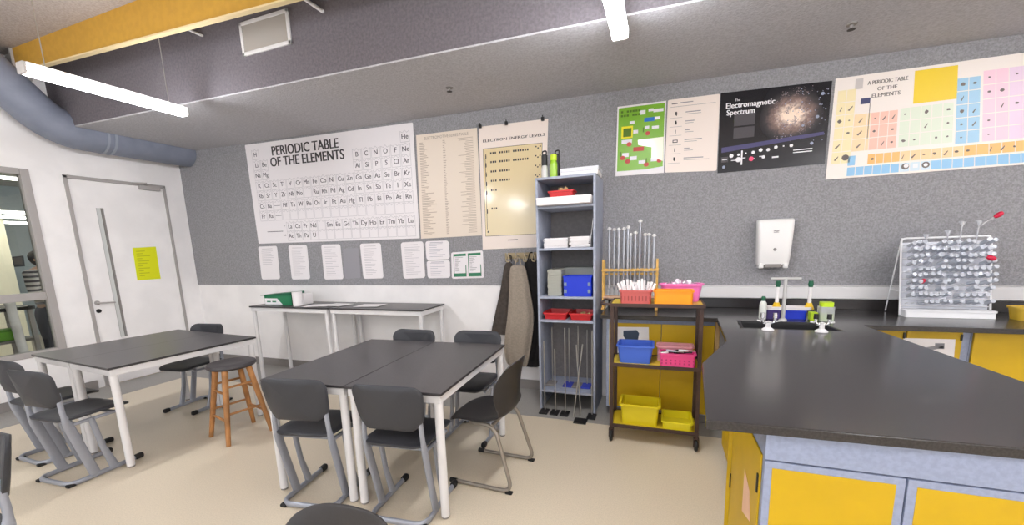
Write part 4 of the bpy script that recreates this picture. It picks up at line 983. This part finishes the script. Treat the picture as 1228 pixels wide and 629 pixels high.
for k, (u, v) in enumerate(((922.5,397),(985.5,398))):
    p = atz(u,v,ZT)
    r = thing('gas_tap', ['chrome double gas tap in front of the sink, on the left','chrome double gas tap in front of the sink, on the right, with black nozzles'][k], 'tap', (p.x,2.915,ZT), 0, 'double gas taps')
    bm = B(); lathe(bm, [(0,0),(.034,0),(.034,.006),(.024,.014),(.014,.02),(.013,.05),(.018,.056),(0,.062)], n=22); obj('base', bm, STEEL, r)
    for s in (-1,1):
        bm = B(); tube(bm, fillet([(0,0,.048),(s*.034,0,.048),(s*.034,-.0,.085)], .015), .0085, 10); o = obj('valve_arm', bm, CHROME, r)
        bm = B(); lathe(bm, [(0,.08),(.013,.08),(.012,.11),(0,.112)], (s*.034,0,0), 12); obj('nozzle', bm, BLK if k else CHROME, o)
        bm = B(); tube(bm, [(s*.034,0,.056),(s*.062,0,.062)], .005, 8); obj('lever', bm, STEEL, o)

# towel dispenser
c4 = [aty(u,v,3.79) for u,v in ((912,263),(953,262),(948,318),(907.5,319))]
cx = sum(p.x for p in c4)/4; zt_, zb_ = c4[0].z, c4[2].z
r = thing('towel_dispenser', 'white hand towel dispenser on the felt wall above the sink', 'dispenser', (cx,3.9,(zt_+zb_)/2))
hh2 = (zt_-zb_)/2; wt, wb = .128, .112
bm = B(); L = []
for k, (z, hw, dp) in enumerate(((-1,.80,.6),(-.96,.9,.78),(-.6,.95,.95),(0,.98,1),(.55,1.0,1.0),(.75,.985,.97),(.88,.94,.92),(.96,.84,.84),(1,.62,.7))):
    hw = (wt*.5*(1+z)+wb*.5*(1-z))*(.95 if abs(z) == 1 else 1); dp *= .115
    L.append([(x, -dp/2+y_, z*hh2) for x, y_ in rrect(hw*2, dp, .03, 5)])
loops(bm, L); obj('body', bm, mat('dispenser_white', (236,234,232), .35), r, smooth=50)
bm = B(); loops(bm, [[(x, -.055+y_*.9, z) for x, y_ in rrect(.13,.085,.02,4)] for z in (-hh2-.014,-hh2+.012)]); obj('outlet', bm, SKIRT, r)
for s in (-1,1):
    bm = B(); box(bm, s*.085-.017, s*.085+.017, -.105,-.01, -hh2-.022,-hh2+.02,.008,seg=3); obj('corner_foot', bm, mat('dispenser_white', (0,0,0)), r)
bm = B(); lathe(bm, [(0,0),(.012,0),(.011,.004),(0,.004)], n=18, c=(0,-.1125,-.055), mx=Matrix.Rotation(PI/2,4,'X')); obj('level_window', bm, SKIRT, r)
bm = B(); tube(bm, [(-.018,-.1165,.088),(-.004,-.1165,.092),(.004,-.1165,.086),(.02,-.1165,.095)], .0035, 6); tube(bm, [(-.018,-.1165,.078),(.018,-.1165,.08)], .0025, 6); obj('maker_mark', bm, INKG, r)
# ------------------------------------------------------------------ glassware drying rack
RX0, RX1 = aty(1079,376,3.62).x, aty(1187.5,378,3.62).x
rw = (RX1-RX0)/2; RH = 1.452-ZT; lean = .10
RWH = mat('white_wire', (236,236,238), .35)
r = thing('drying_rack', 'white peg rack crowded with glassware on the back worktop at right', 'rack', ((RX0+RX1)/2, 3.62, ZT))
ly = lambda z: lean*z/RH
bm = B(); tube(bm, fillet([(-rw,0,.004),(-rw,ly(RH),RH),(rw,ly(RH),RH),(rw,0,.004)], .03), .0065, 10); obj('frame', bm, RWH, r)
bm = B(); tub(bm, rw*2, .075, .05, .98, .003, .004, .01, c=(0,-.03,0)); obj('drip_tray', bm, RWH, r)
for s in (-1,1):
    bm = B(); tube(bm, [(s*rw,ly(RH*.97),RH*.97),(s*(rw+.0),.20,.006)], .0045, 8); tube(bm, [(s*rw,ly(.17),.17),(s*rw,.163,.17)], .0035, 8); obj('back_leg', bm, RWH, r)
bm = B()
NR, NC = 10, 14
for i in range(NR+1): z = .07+(RH-.07)*i/NR; tube(bm, [(-rw,ly(z)+.004,z),(rw,ly(z)+.004,z)], .0028, 6)
obj('cross_wires', bm, RWH, r)
bm = B(); loops(bm, [[(-rw+.006,ly(.05)+.012,.05),(rw-.006,ly(.05)+.012,.05),(rw-.006,ly(RH-.03)+.012,RH-.03),(-rw+.006,ly(RH-.03)+.012,RH-.03)], [(-rw+.006,ly(.05)+.014,.05),(rw-.006,ly(.05)+.014,.05),(rw-.006,ly(RH-.03)+.014,RH-.03),(-rw+.006,ly(RH-.03)+.014,RH-.03)]])
obj('back_sheet', bm, clear('frosted_sheet', (236,238,246), gl=.03, rough=.4, body=.75), r, smooth=0)
pegs = [(-rw+.03+(2*rw-.065)*j/(NC-1), .085+(RH-.15)*i/(NR-1)) for i in range(NR) for j in range(NC)]
bm = B()
for x, z in pegs: tube(bm, [(x,ly(z)+.004,z),(x,ly(z)-.035,z+.012)], .0022, 6)
o = obj('pegs', bm, RWH, r); o['kind'] = 'stuff'
tt = None
def gl_tube(rad, L, rim=True):
    bm = B(); k = .82
    lathe(bm, [(0,0),(rad*.6,rad*.25),(rad,rad),(rad,L-.003),(rad*1.18,L),(rad*.95,L+.0005),(rad*.95,L-.001)], n=12); bm.faces.ensure_lookup_table(); return bm
base = (RX0+RX1)/2
for k, (x, z) in enumerate(pegs):
    if R_.random() < .16: continue
    L = (base+x, 3.62+ly(z)-.004, ZT+z+.008)
    rot = (math.radians(102+R_.uniform(-6,5)), R_.uniform(-.05,.05), R_.uniform(-.07,.07))
    # the mouth sits over the peg, the closed end points to the room
    if tt is None:
        tt = obj('test_tube', gl_tube(.0115,.085), GLASSW); tag(tt, 'clear glass test tube hanging on a peg of the white drying rack', 'test tube', 'test tubes on the drying rack'); o = tt
    else: o = tt.copy(); COL.objects.link(o)
    m = Matrix.Translation(L) @ Matrix.Rotation(math.radians(-104)+R_.uniform(-.1,.1),4,'X') @ Matrix.Rotation(R_.uniform(-.08,.08),4,'Y') @ Matrix.Translation((0,0,-.0))
    # local +Z from closed end to mouth: closed end out in the room
    m = Matrix.Translation(L) @ Matrix.Rotation(math.radians(-72)+R_.uniform(-.08,.08),4,'X').inverted() @ Matrix.Rotation(R_.uniform(-.1,.1),4,'Y') @ Matrix.Translation((0,0,0)) @ Matrix.Rotation(0,4,'X') @ Matrix.Translation((0,0,.012))
    o.matrix_world = m
# funnels stuck along the top
for k, (u, v, s) in enumerate(((1110,281,'small clear glass funnel at the left of the rack top'),(1136,277,'small clear glass funnel over the middle of the rack top'),(1153,266,'clear glass funnel, left one of the tall pair above the rack'),(1173,265,'clear glass funnel, right one of the tall pair above the rack'))):
    p = aty(u,v,3.72); h = p.z-(ZT+RH)+.06
    bm = B(); lathe(bm, [(.0035,0),(.0035,h-.035),(.02,h),(.018,h),(.0022,h-.032),(.0022,0)], n=14)
    tag(obj('glass_funnel', bm, GLASS, loc=(p.x,3.62+lean-.013,ZT+RH-.055)), s, 'funnel', 'glass funnels on the rack')
for k, (bu, su, s) in enumerate((((1197.5,257.5),(1176,270),'glass dropper with a red bulb, highest, right of the rack top'),((1188.5,309),(1168,303),'glass dropper with a red bulb at the right side of the rack'),((1107,337),(1095,352),'glass dropper with a small red bulb at the lower left of the rack'))):
    y = (3.68,3.585,3.575)[k]
    p, q_ = aty(*bu,y), aty(*su,y+.02); d_ = (p-q_).normalized(); sc = (1,1,.75)[k]
    r = thing('glass_dropper', s, 'dropper', q_, 0, 'red-bulbed droppers')
    bm = B(); tube(bm, [(0,0,0), (p-q_)], .004, 8); obj('stem', bm, GLASS, r)
    bm = B(); lathe(bm, [(0,0),(.008,0),(.013,.008),(.016,.022),(.015,.036),(.009,.046),(0,.048)], n=16, mx=Matrix.Scale(sc,4) @ d_.to_track_quat('Z','Y').to_matrix().to_4x4() @ Matrix.Translation((0,0,-.022)), c=(p-q_)); obj('bulb', bm, mat('crimson_rubber', (204,20,62), .4), r)
a, b = aty(1221,377,3.5).x, aty(1221,377,3.5).x+.16
r = thing('mustard_tub', 'mustard yellow tub cut by the right edge on the back worktop', 'tub', (a+.085,3.56,ZT))
bm = B(); tub(bm, .17,.13,.085,.8,.004,.006,.03); obj('tub', bm, mat('mustard_plastic', (204,168,52), .5), r)

# ------------------------------------------------------------------ burette stand behind the trolley
yb = 3.66
xl, xr = aty(724,330,yb).x, aty(788,330,yb).x; zt_ = aty(724,311,yb).z-ZT
WOODY = mat('pine_wood', (222,176,92), .5, var=.12, scale=14)
r = thing('pipette_stand', 'yellow wooden stand of tall glass tubes behind the brown trolley', 'stand', ((xl+xr)/2,yb,ZT)); hw = (xr-xl)/2
for s in (-1,1):
    bm = B(); box(bm, s*hw-.009,s*hw+.009,-.05,-.032,.0,zt_,.002); box(bm, s*hw-.009,s*hw+.009,.032,.05,0,zt_-.01,.002); box(bm, s*hw-.012,s*hw+.012,-.08,.08,0,.018,.003); obj('post', bm, WOODY, r)
for z in (zt_*.70, zt_*.79):
    for yy2 in (-.055,.045):
        if z < zt_*.75 and yy2 < 0: continue
        bm = B(); box(bm, -hw-.012,hw+.012,yy2-.004,yy2+.010,z-.009,z+.009,.002); obj('rail', bm, WOODY, r)
bm = B(); box(bm, -hw,hw,-.055,.055,.10,.115,.003); obj('shelf', bm, mat('pink_wood', (206,168,140), .6), r)
bur = None; KNOB = mat('pale_stopcock', (214,212,210), .3)
BUR = [(72,100),(97,105),(123,103),(150,99),(173,92),(187,131),(213,122),(238,58),(265,131),(285,131),(313,136)]
for k, (zx, zy) in enumerate(BUR):
    u, v = 715+zx/4.493, 250+zy/4.493; p = aty(u,v,yb); L = p.z-ZT-.117
    x = p.x
    t = thing('glass_burette', ['glass tube with a pale stopper, first from the left in the wooden stand','glass tube with a pale stopper, second from the left in the wooden stand','glass tube with a pale stopper, third from the left in the wooden stand','glass tube with a pale stopper, fourth from the left in the wooden stand',
        'glass tube with a pale stopper, fifth from the left in the wooden stand','shorter glass tube just right of the fifth in the wooden stand','shorter glass tube just left of the tallest in the wooden stand','tallest glass tube in the wooden stand','shorter glass tube just right of the tallest in the wooden stand',
        'shorter glass tube, second from the right in the wooden stand','shortest glass tube at the right end of the wooden stand'][k], 'glass tube', (x,yb+(-.012,.014)[k%2],ZT+.117), 0, 'glass tubes in the wooden stand')
    bm = B(); lathe(bm, [(.0025,0),(.003,.05),(.0085,.065),(.0085,L-.02),(.0065,L-.02),(.0065,.066),(.0015,.05),(.001,0)], n=12); obj('tube', bm, clear('cloudy_glass', (232,234,240), gl=.2, body=.3) if 'cloudy_glass' not in MATS else MATS['cloudy_glass'], t)
    bm = B(); lathe(bm, [(0,L-.022),(.011,L-.022),(.013,L-.01),(.010,L),(0,L+.001)], n=12); tube(bm, [(-.018,0,L-.014),(.018,0,L-.014)], .0045, 8); obj('stopper', bm, KNOB, t)

# ------------------------------------------------------------------ brown trolley
TX0, TX1, TY0, TY1, TZ = -.325, .268, 2.99, 3.265, 1.058
r = thing('trolley', 'dark brown three-tier steel trolley on castors beside the shelf unit', 'trolley', ((TX0+TX1)/2,(TY0+TY1)/2,0))
tw, td = (TX1-TX0)/2, (TY1-TY0)/2
for sx in (-1,1):
    for sy in (-1,1):
        bm = B(); box(bm, sx*tw-.0125,sx*tw+.0125,sy*td-.0125,sy*td+.0125,.095,TZ-.02,.002); o = obj('upright', bm, TROL, r)
        bm = B(); lathe(bm, [(0,-.011),(.034,-.011),(.042,-.006),(.042,.006),(.034,.011),(0,.011)], n=22, c=(sx*tw,sy*td-.012,.0422), mx=Matrix.Rotation(PI/2,4,'Y')); c_ = obj('castor', bm, RUB, r)
        bm = B(); box(bm, sx*tw-.018,sx*tw-.0135,sy*td-.022,sy*td+.008,.03,.095); box(bm, sx*tw+.0135,sx*tw+.018,sy*td-.022,sy*td+.008,.03,.095); box(bm, sx*tw-.018,sx*tw+.018,sy*td-.02,sy*td+.012,.088,.096); obj('fork', bm, TROL, c_)
YBOARD = mat('yellow_shelf_liner', (214,186,60), .5)
for z, nm in ((.135,'shelf'),(.61,'shelf'),(TZ-.002,'top_shelf')):
    t = .024; bm = B(); e = .014 if nm == 'shelf' else .022
    for a in ((-tw-e,tw+e,-td-e,-td-e+.012),(-tw-e,tw+e,td+e-.012,td+e),(-tw-e,-tw-e+.012,-td-e+.012,td+e-.012),(tw+e-.012,tw+e,-td-e+.012,td+e-.012)): box(bm, *a, z-t, z+.002, .002)
    s_ = obj(nm, bm, TROL, r)
    bm = B(); box(bm, -tw-e+.012,tw+e-.012,-td-e+.012,td+e-.012,z-.008,z-.004); obj('deck', bm, YBOARD if z != .135 else mat('yellow_shelf_deck', (206,180,40), .5), s_)
bm = B(); tube(bm, fillet([(-tw-.02,-td+.01,TZ-.012),(-tw-.085,-td+.01,TZ-.006),(-tw-.085,td-.01,TZ-.006),(-tw-.02,td-.01,TZ-.012)], .03), .009, 10); obj('handle', bm, TROL, r)
# on its top
zt2 = TZ-.0045
x, w = span(742,782.5,361,3.0)
t = trayobj('storage_basket', 'salmon red basket of white paper sticks on the trolley top', x, 3.06, zt2, w, .13, aty(760,348,3.0).z-zt2, SALM, None, 'basket', .9)
bm = B()
for i in range(9): box(bm, -w*.42+w*.84*i/8-.004, -w*.42+w*.84*i/8+.004, -.0625,-.058,.02,.055)
obj('slots', bm, mat('salmon_dark', (150,66,62), .6), t)
zb3 = zt2+.006
for i in range(16):
    k = i/15; a = (k-.5)
    side = -1 if i < 8 else 1; cxx = x+side*w*.22
    ang = ((i%8)-3.5)/3.5*.42
    L = .165+R_.uniform(-.02,.012)
    bm = B(); box(bm, -.008,.008,-.0012,.0012,0,L,.001); o = obj('paper_stick', bm, PAPER, loc=(cxx+((i%8)-3.5)*.006,3.06+R_.uniform(-.03,.03),zb3), rot=(R_.uniform(-.12,.12),ang,R_.uniform(-.5,.5)))
    tag(o, 'flat white paper stick standing fanned out in the salmon basket on the trolley', 'stick', 'sticks in the salmon basket')
x, w = span(783,832.5,361,3.0)
trayobj('plastic_tray', 'bright orange tray on the trolley top, in front of the pink basin', x, 3.05, zt2, w, .14, aty(800,348,3.0).z-zt2, ORANGE, None, 'tray', .93, rim=.006)
x, w = span(790,844,350,3.2)
t = trayobj('basin', 'pink basin of wrapped items on the trolley top, behind the orange tray', x, 3.2, zt2, w, .13, aty(815,339.5,3.2).z-zt2, LPINK, None, 'basin', .78, rim=.012, r=.06)
zz = zt2+.02
for i in range(9):
    bm = B(); lathe(bm, [(0,-.02),(.018,-.016),(.026,0),(.018,.016),(0,.02)], n=10); 
    for v in bm.verts: v.co *= R_.uniform(.8,1.15)
    tag(obj('wrapped_packet', bm, WRAP if i%3 else mat('pale_packet', (236,226,236), .35), loc=(x-.10+.025*i, 3.2+R_.uniform(-.03,.03), zt2+.105+.026*math.sin(i/8*PI)+R_.uniform(0,.008)), rot=(R_.random(),R_.random(),R_.random())), 'small clear-wrapped packet heaped in the pink basin on the trolley', 'packet', 'packets in the pink basin')
# middle tier
zm = .61-.0025
x, w = span(739,784,434,3.02)
t = trayobj('storage_basket', 'cornflower blue plastic basket on the middle tier of the trolley', x, 3.11, zm, w, .22, .135, CBLUE, None, 'basket', .82)
x, w = span(790,835,440,3.01)
t = trayobj('storage_basket', 'hot pink basket of dark tools on the middle tier of the trolley', x, 3.05, zm, w, .13, .095, PINK, None, 'basket', .93)
bm = B()
for i in range(8): box(bm, -w*.42+w*.84*i/7-.005, -w*.42+w*.84*i/7+.005, -.0640,-.058,.02,.03); box(bm, -w*.42+w*.84*i/7-.005, -w*.42+w*.84*i/7+.005, -.0645,-.058,.042,.052)
obj('slots', bm, mat('pink_dark', (186,48,108), .6), t)
x3, w3 = span(787,832,418,3.2)
trayobj('storage_basket', 'pale pink basket behind the hot pink one on the trolley', x3, 3.195, zm, w3, .13, .115, mat('pale_pink_plastic', (236,170,176), .45), None, 'basket', .93)
for k in range(6):
    a = -.08+.03*k; L = (.11,.13,.12,.10,.12,.11)[k]
    t = thing('hand_tool', ['white-handled tool lying in the hot pink basket','long black-handled tool lying in the hot pink basket','grey-handled tool lying in the hot pink basket','dark clamp-like tool at the middle of the hot pink basket','black tool at the right of the hot pink basket','white-tipped tool across the right end of the hot pink basket'][k], 'tool', (x+a*.9,3.05+(.02 if k%2 else -.01),zm+.088+.006*(k%3)), R_.uniform(-.5,.5), 'tools in the hot pink basket')
    bm = B(); tube(bm, [(-L/2,0,0),(0,0,.002),(.01,0,.002)], [.009,.0075,.006], 10); obj('handle', bm, (PAPER,BLK,LGREY,BLK,BLK,PAPER)[k], t)
    bm = B(); tube(bm, [(.008,0,.002),(L/2,0,.006)], [.004,.006], 8); obj('shaft', bm, BLK if k in (0,1,3,4) else ALU, t)
# bottom tier
zb4 = .135-.0025
x, w = span(742,792,508,3.02)
trayobj('plastic_tray', 'deep yellow tub at the left of the trolley bottom tier', x, 3.11, zb4, w, .22, .155, YTUB, None, 'tub', .84, rim=.012)
x, w = span(793,831.5,514,3.0)
trayobj('plastic_tray', 'shallow yellow tray at the right of the trolley bottom tier', x, 3.11, zb4, w, .24, .06, mat('yellow_tray_plastic', (232,218,36), .35), None, 'tray', .92)

# ------------------------------------------------------------------ beyond the glazing: a bench, odds and ends, a person
xb = -7.25
p0, p1 = atx(-6,372,xb), atx(26,366,xb)
r = thing('lab_bench', 'grey-topped bench beyond the glazing at the left edge of the photo', 'bench', (xb,p0.y-.35,0))
zt5 = atx(10,367,xb).z; L = p1.y-(p0.y-.7); o0 = 0
bm = B(); box(bm, -.3,.3,-.75,p1.y-p0.y+.35,zt5-.04,zt5,.004); obj('top', bm, TOPE, r)
bm = B(); box(bm, -.28,.28,-.72,p1.y-p0.y+.33,.58,.61,.004); obj('lower_shelf', bm, SKIRT, r)
for sx in (-1,1):
    for yv in (-.70,p1.y-p0.y+.31):
        bm = B(); box(bm, sx*.27-.02,sx*.27+.02,yv-.02,yv+.02,0,zt5-.04,.003); obj('leg', bm, GREYFR, r)
c = atx(5,392,-7.05)
r = thing('green_box', 'green box on the lower shelf of the bench beyond the glazing', 'box', (-7.1,c.y-.02,.6112))
bm = B(); box(bm, -.08,.08,-.13,.13,0,.13,.008); obj('box', bm, mat('grass_green_plastic', (112,176,44), .5), r)
bm = B(); box(bm, -.083,.083,-.133,.133,.10,.125,.004); obj('lid', bm, mat('grass_green_dark', (84,140,36), .5), r)
c0, c1 = atx(21,362,-7.0), atx(30,404,-7.0)
r = thing('white_tube', 'white plastic pipe leaning beside the bench beyond the glazing', 'pipe', (-6.9,(c0.y+c1.y)/2-.08,0))
bm = B(); tube(bm, [(0,.03,0),(0,0,.6),(-.01,-.01,c0.z)], .04, 14); obj('pipe', bm, PAPER, r)
bm = B(); lathe(bm, [(0,0),(.044,0),(.044,.05),(0,.052)], (-.01,-.01,c0.z-.03), 14); obj('end_cap', bm, PAPER, r)
q0 = [atx(u,v,-12.19) for u,v in ((13,308),(28,306),(30,319),(15,320))]
q = Quad(*q0); P = poster('dark_board', q, mat('dark_board', (66,58,52), .6), 'small dark board on the far wall seen through the glazing', 'board', t=.006)
bm = B(); q.frame(bm, 0,1,0,1,.03); pr('border', bm, BLK, P)

def person(loc, rz):
    r = thing('person', 'person with dark hair, striped top and dark trousers standing beyond the glazing', 'person', loc, rz)
    V, Ed, Ra = [], [], []
    def add(p, rad, par=None):
        V.append(p); Ra.append(rad)
        if par is not None: Ed.append((par, len(V)-1))
        return len(V)-1
    pel = add((0,0,.92), .085)
    wa = add((0,.0,1.08), .095, pel); chs = add((0,.0,1.25), .122, wa); sh_ = add((0,0,1.37), .09, chs); nk = add((0,0,1.43), .048, sh_)
    hd = add((0,.015,1.475), .056, nk); h2 = add((0,.02,1.53), .078, hd); h3 = add((0,.0,1.585), .074, h2)
    for s in (-1,1):
        hp = add((s*.09,0,.84), .068, pel); kn = add((s*.10,.02,.48), .056, hp); cf = add((s*.105,-.01,.32), .054, kn); an = add((s*.11,-.01,.09), .036, cf); ft = add((s*.115,.12,.035), .034, an)
        sd = add((s*.16,0,1.35), .055, sh_); el = add((s*.21,.03,1.10), .039, sd); wr = add((s*.12,.20,1.05), .027, el); pm = add((s*.085,.265,1.06), .03, wr)
        for k in range(4):
            dx = (k-1.5)*.017; a = add((s*.085+dx,.305,1.062), .0085, pm); b = add((s*.085+dx,.335-.006*abs(k-1.3),1.050), .0078, a); add((s*.085+dx*.9,.350-.008*abs(k-1.3),1.030), .007, b)
        a = add((s*.055,.275,1.068), .0095, pm); add((s*.045,.30,1.058), .008, a)
    me = bpy.data.meshes.new('body'); me.from_pydata(V, Ed, [])
    o = bpy.data.objects.new('body', me); COL.objects.link(o); o.parent = r
    sk = o.modifiers.new('skin','SKIN'); 
    for v, rad in zip(me.skin_vertices[0].data, Ra): v.radius = (rad, rad)
    me.skin_vertices[0].data[0].use_root = True
    o.modifiers.new('sub','SUBSURF').render_levels = 2
    me.materials.append(mat('skin', (214,168,140), .6)); sk.use_smooth_shade = True
    # face
    bm = B(); lathe(bm, [(0,-.02),(.012,-.012),(.01,.012),(0,.02)], n=8, c=(0,.098,1.515)); obj('nose', bm, MATS['skin'], r)
    for s in (-1,1):
        bm = B(); bmesh.ops.create_uvsphere(bm, u_segments=10, v_segments=8, radius=.011, matrix=Matrix.Translation((s*.03,.085,1.545))); obj('eye', bm, INK, r)
        bm = B(); bmesh.ops.create_uvsphere(bm, u_segments=10, v_segments=8, radius=.02, matrix=Matrix.Translation((s*.08,.005,1.53))@Matrix.Diagonal((.4,.8,1.3,1))); obj('ear', bm, MATS['skin'], r)
    bm = B(); tube(bm, [(-.022,.088,1.483),(0,.094,1.481),(.022,.088,1.483)], .005, 8); obj('mouth', bm, mat('lips', (176,98,92), .6), r)
    bm = B(); t = bmesh.new(); bmesh.ops.create_uvsphere(t, u_segments=20, v_segments=14, radius=1)
    for v in t.verts:
        c = v.co; front = c.y > .35 and c.z < .35
        v.co = Vector((c.x*.092, c.y*.098-(.045 if front else 0)-.006, 1.56+c.z*(.085 if c.z > 0 else .12)))
    merge(bm, t); obj('hair', bm, mat('dark_hair', (44,36,34), .7, var=.25, scale=40), r)
    def stripe():
        m = bpy.data.materials.new('striped_jersey'); m.use_nodes = True; nt = m.node_tree; b = nt.nodes['Principled BSDF']; b.inputs['Roughness'].default_value = .8
        tc = nt.nodes.new('ShaderNodeTexCoord'); w_ = nt.nodes.new('ShaderNodeTexWave'); w_.bands_direction = 'Z'; w_.inputs['Scale'].default_value = 5.5; w_.inputs['Distortion'].default_value = .4
        rp = nt.nodes.new('ShaderNodeValToRGB'); rp.color_ramp.interpolation = 'CONSTANT'; rp.color_ramp.elements[0].color = lin((66,60,62)); rp.color_ramp.elements[1].color = lin((226,218,212)); rp.color_ramp.elements[1].position = .45
        nt.links.new(tc.outputs['Object'], w_.inputs[0]); nt.links.new(w_.outputs[0], rp.inputs[0]); nt.links.new(rp.outputs[0], b.inputs[0]); return m
    def skinobj(name, chains, m):
        V, Ed, Ra = [], [], []
        for c in chains:
            pi_ = None
            for p, rad in c:
                hit = [i for i, q in enumerate(V) if (Vector(q)-Vector(p)).length < 1e-6]
                if hit: i = hit[0]
                else: V.append(p); Ra.append(rad); i = len(V)-1
                if pi_ is not None and (pi_, i) not in Ed: Ed.append((pi_, i))
                pi_ = i
        me = bpy.data.meshes.new(name); me.from_pydata(V, Ed, []); o = bpy.data.objects.new(name, me); COL.objects.link(o); o.parent = r
        sk = o.modifiers.new('skin','SKIN'); sk.use_smooth_shade = True
        for v, rad in zip(me.skin_vertices[0].data, Ra): v.radius = (rad*1.02, rad*.86)
        me.skin_vertices[0].data[0].use_root = True; o.modifiers.new('sub','SUBSURF').render_levels = 2; me.materials.append(m)
    S = (0,0,1.37)
    skinobj('striped_top', [[((0,0,.88),.155),((0,0,1.08),.14),((0,0,1.25),.155),(S,.12),((0,0,1.41),.07)]]+[[(S,.12),((s*.16,0,1.35),.078),((s*.21,.03,1.10),.056),((s*.165,.12,1.07),.045)] for s in (-1,1)], stripe())
    skinobj('trousers', [[((0,0,1.0),.13),((0,0,.92),.135),((s*.092,0,.76),.105),((s*.102,.02,.48),.08),((s*.108,-.01,.10),.062)] for s in (-1,1)], mat('navy_cloth', (36,40,62), .85))
    for s in (-1,1):
        bm = B(); loops(bm, [[(s*.113+x*k, .055+y_*k, z) for x, y_ in rrect(.095,.25,.045,5)] for z, k in ((0,.95),(.02,1),(.05,.95),(.075,.6))]); obj('shoe', bm, BLK, r)
    return r
person((-7.5, atx(37,318,-7.5).y+.09, 0), math.radians(-60))

# ------------------------------------------------------------------ daylight and view
wd = bpy.data.worlds.new('world'); scn.world = wd; wd.use_nodes = True
bg = wd.node_tree.nodes['Background']; bg.inputs[0].default_value = (.86,.93,1,1); bg.inputs[1].default_value = 1.7
EXPO = .38
scn.view_settings.view_transform = 'Standard'; scn.view_settings.look = 'None'
scn.view_settings.gamma = 1; scn.view_settings.use_curve_mapping = False
scn.view_settings.exposure = EXPO
try:
    scn.cycles.use_denoising = True; scn.cycles.transparent_max_bounces = 40
except Exception: pass
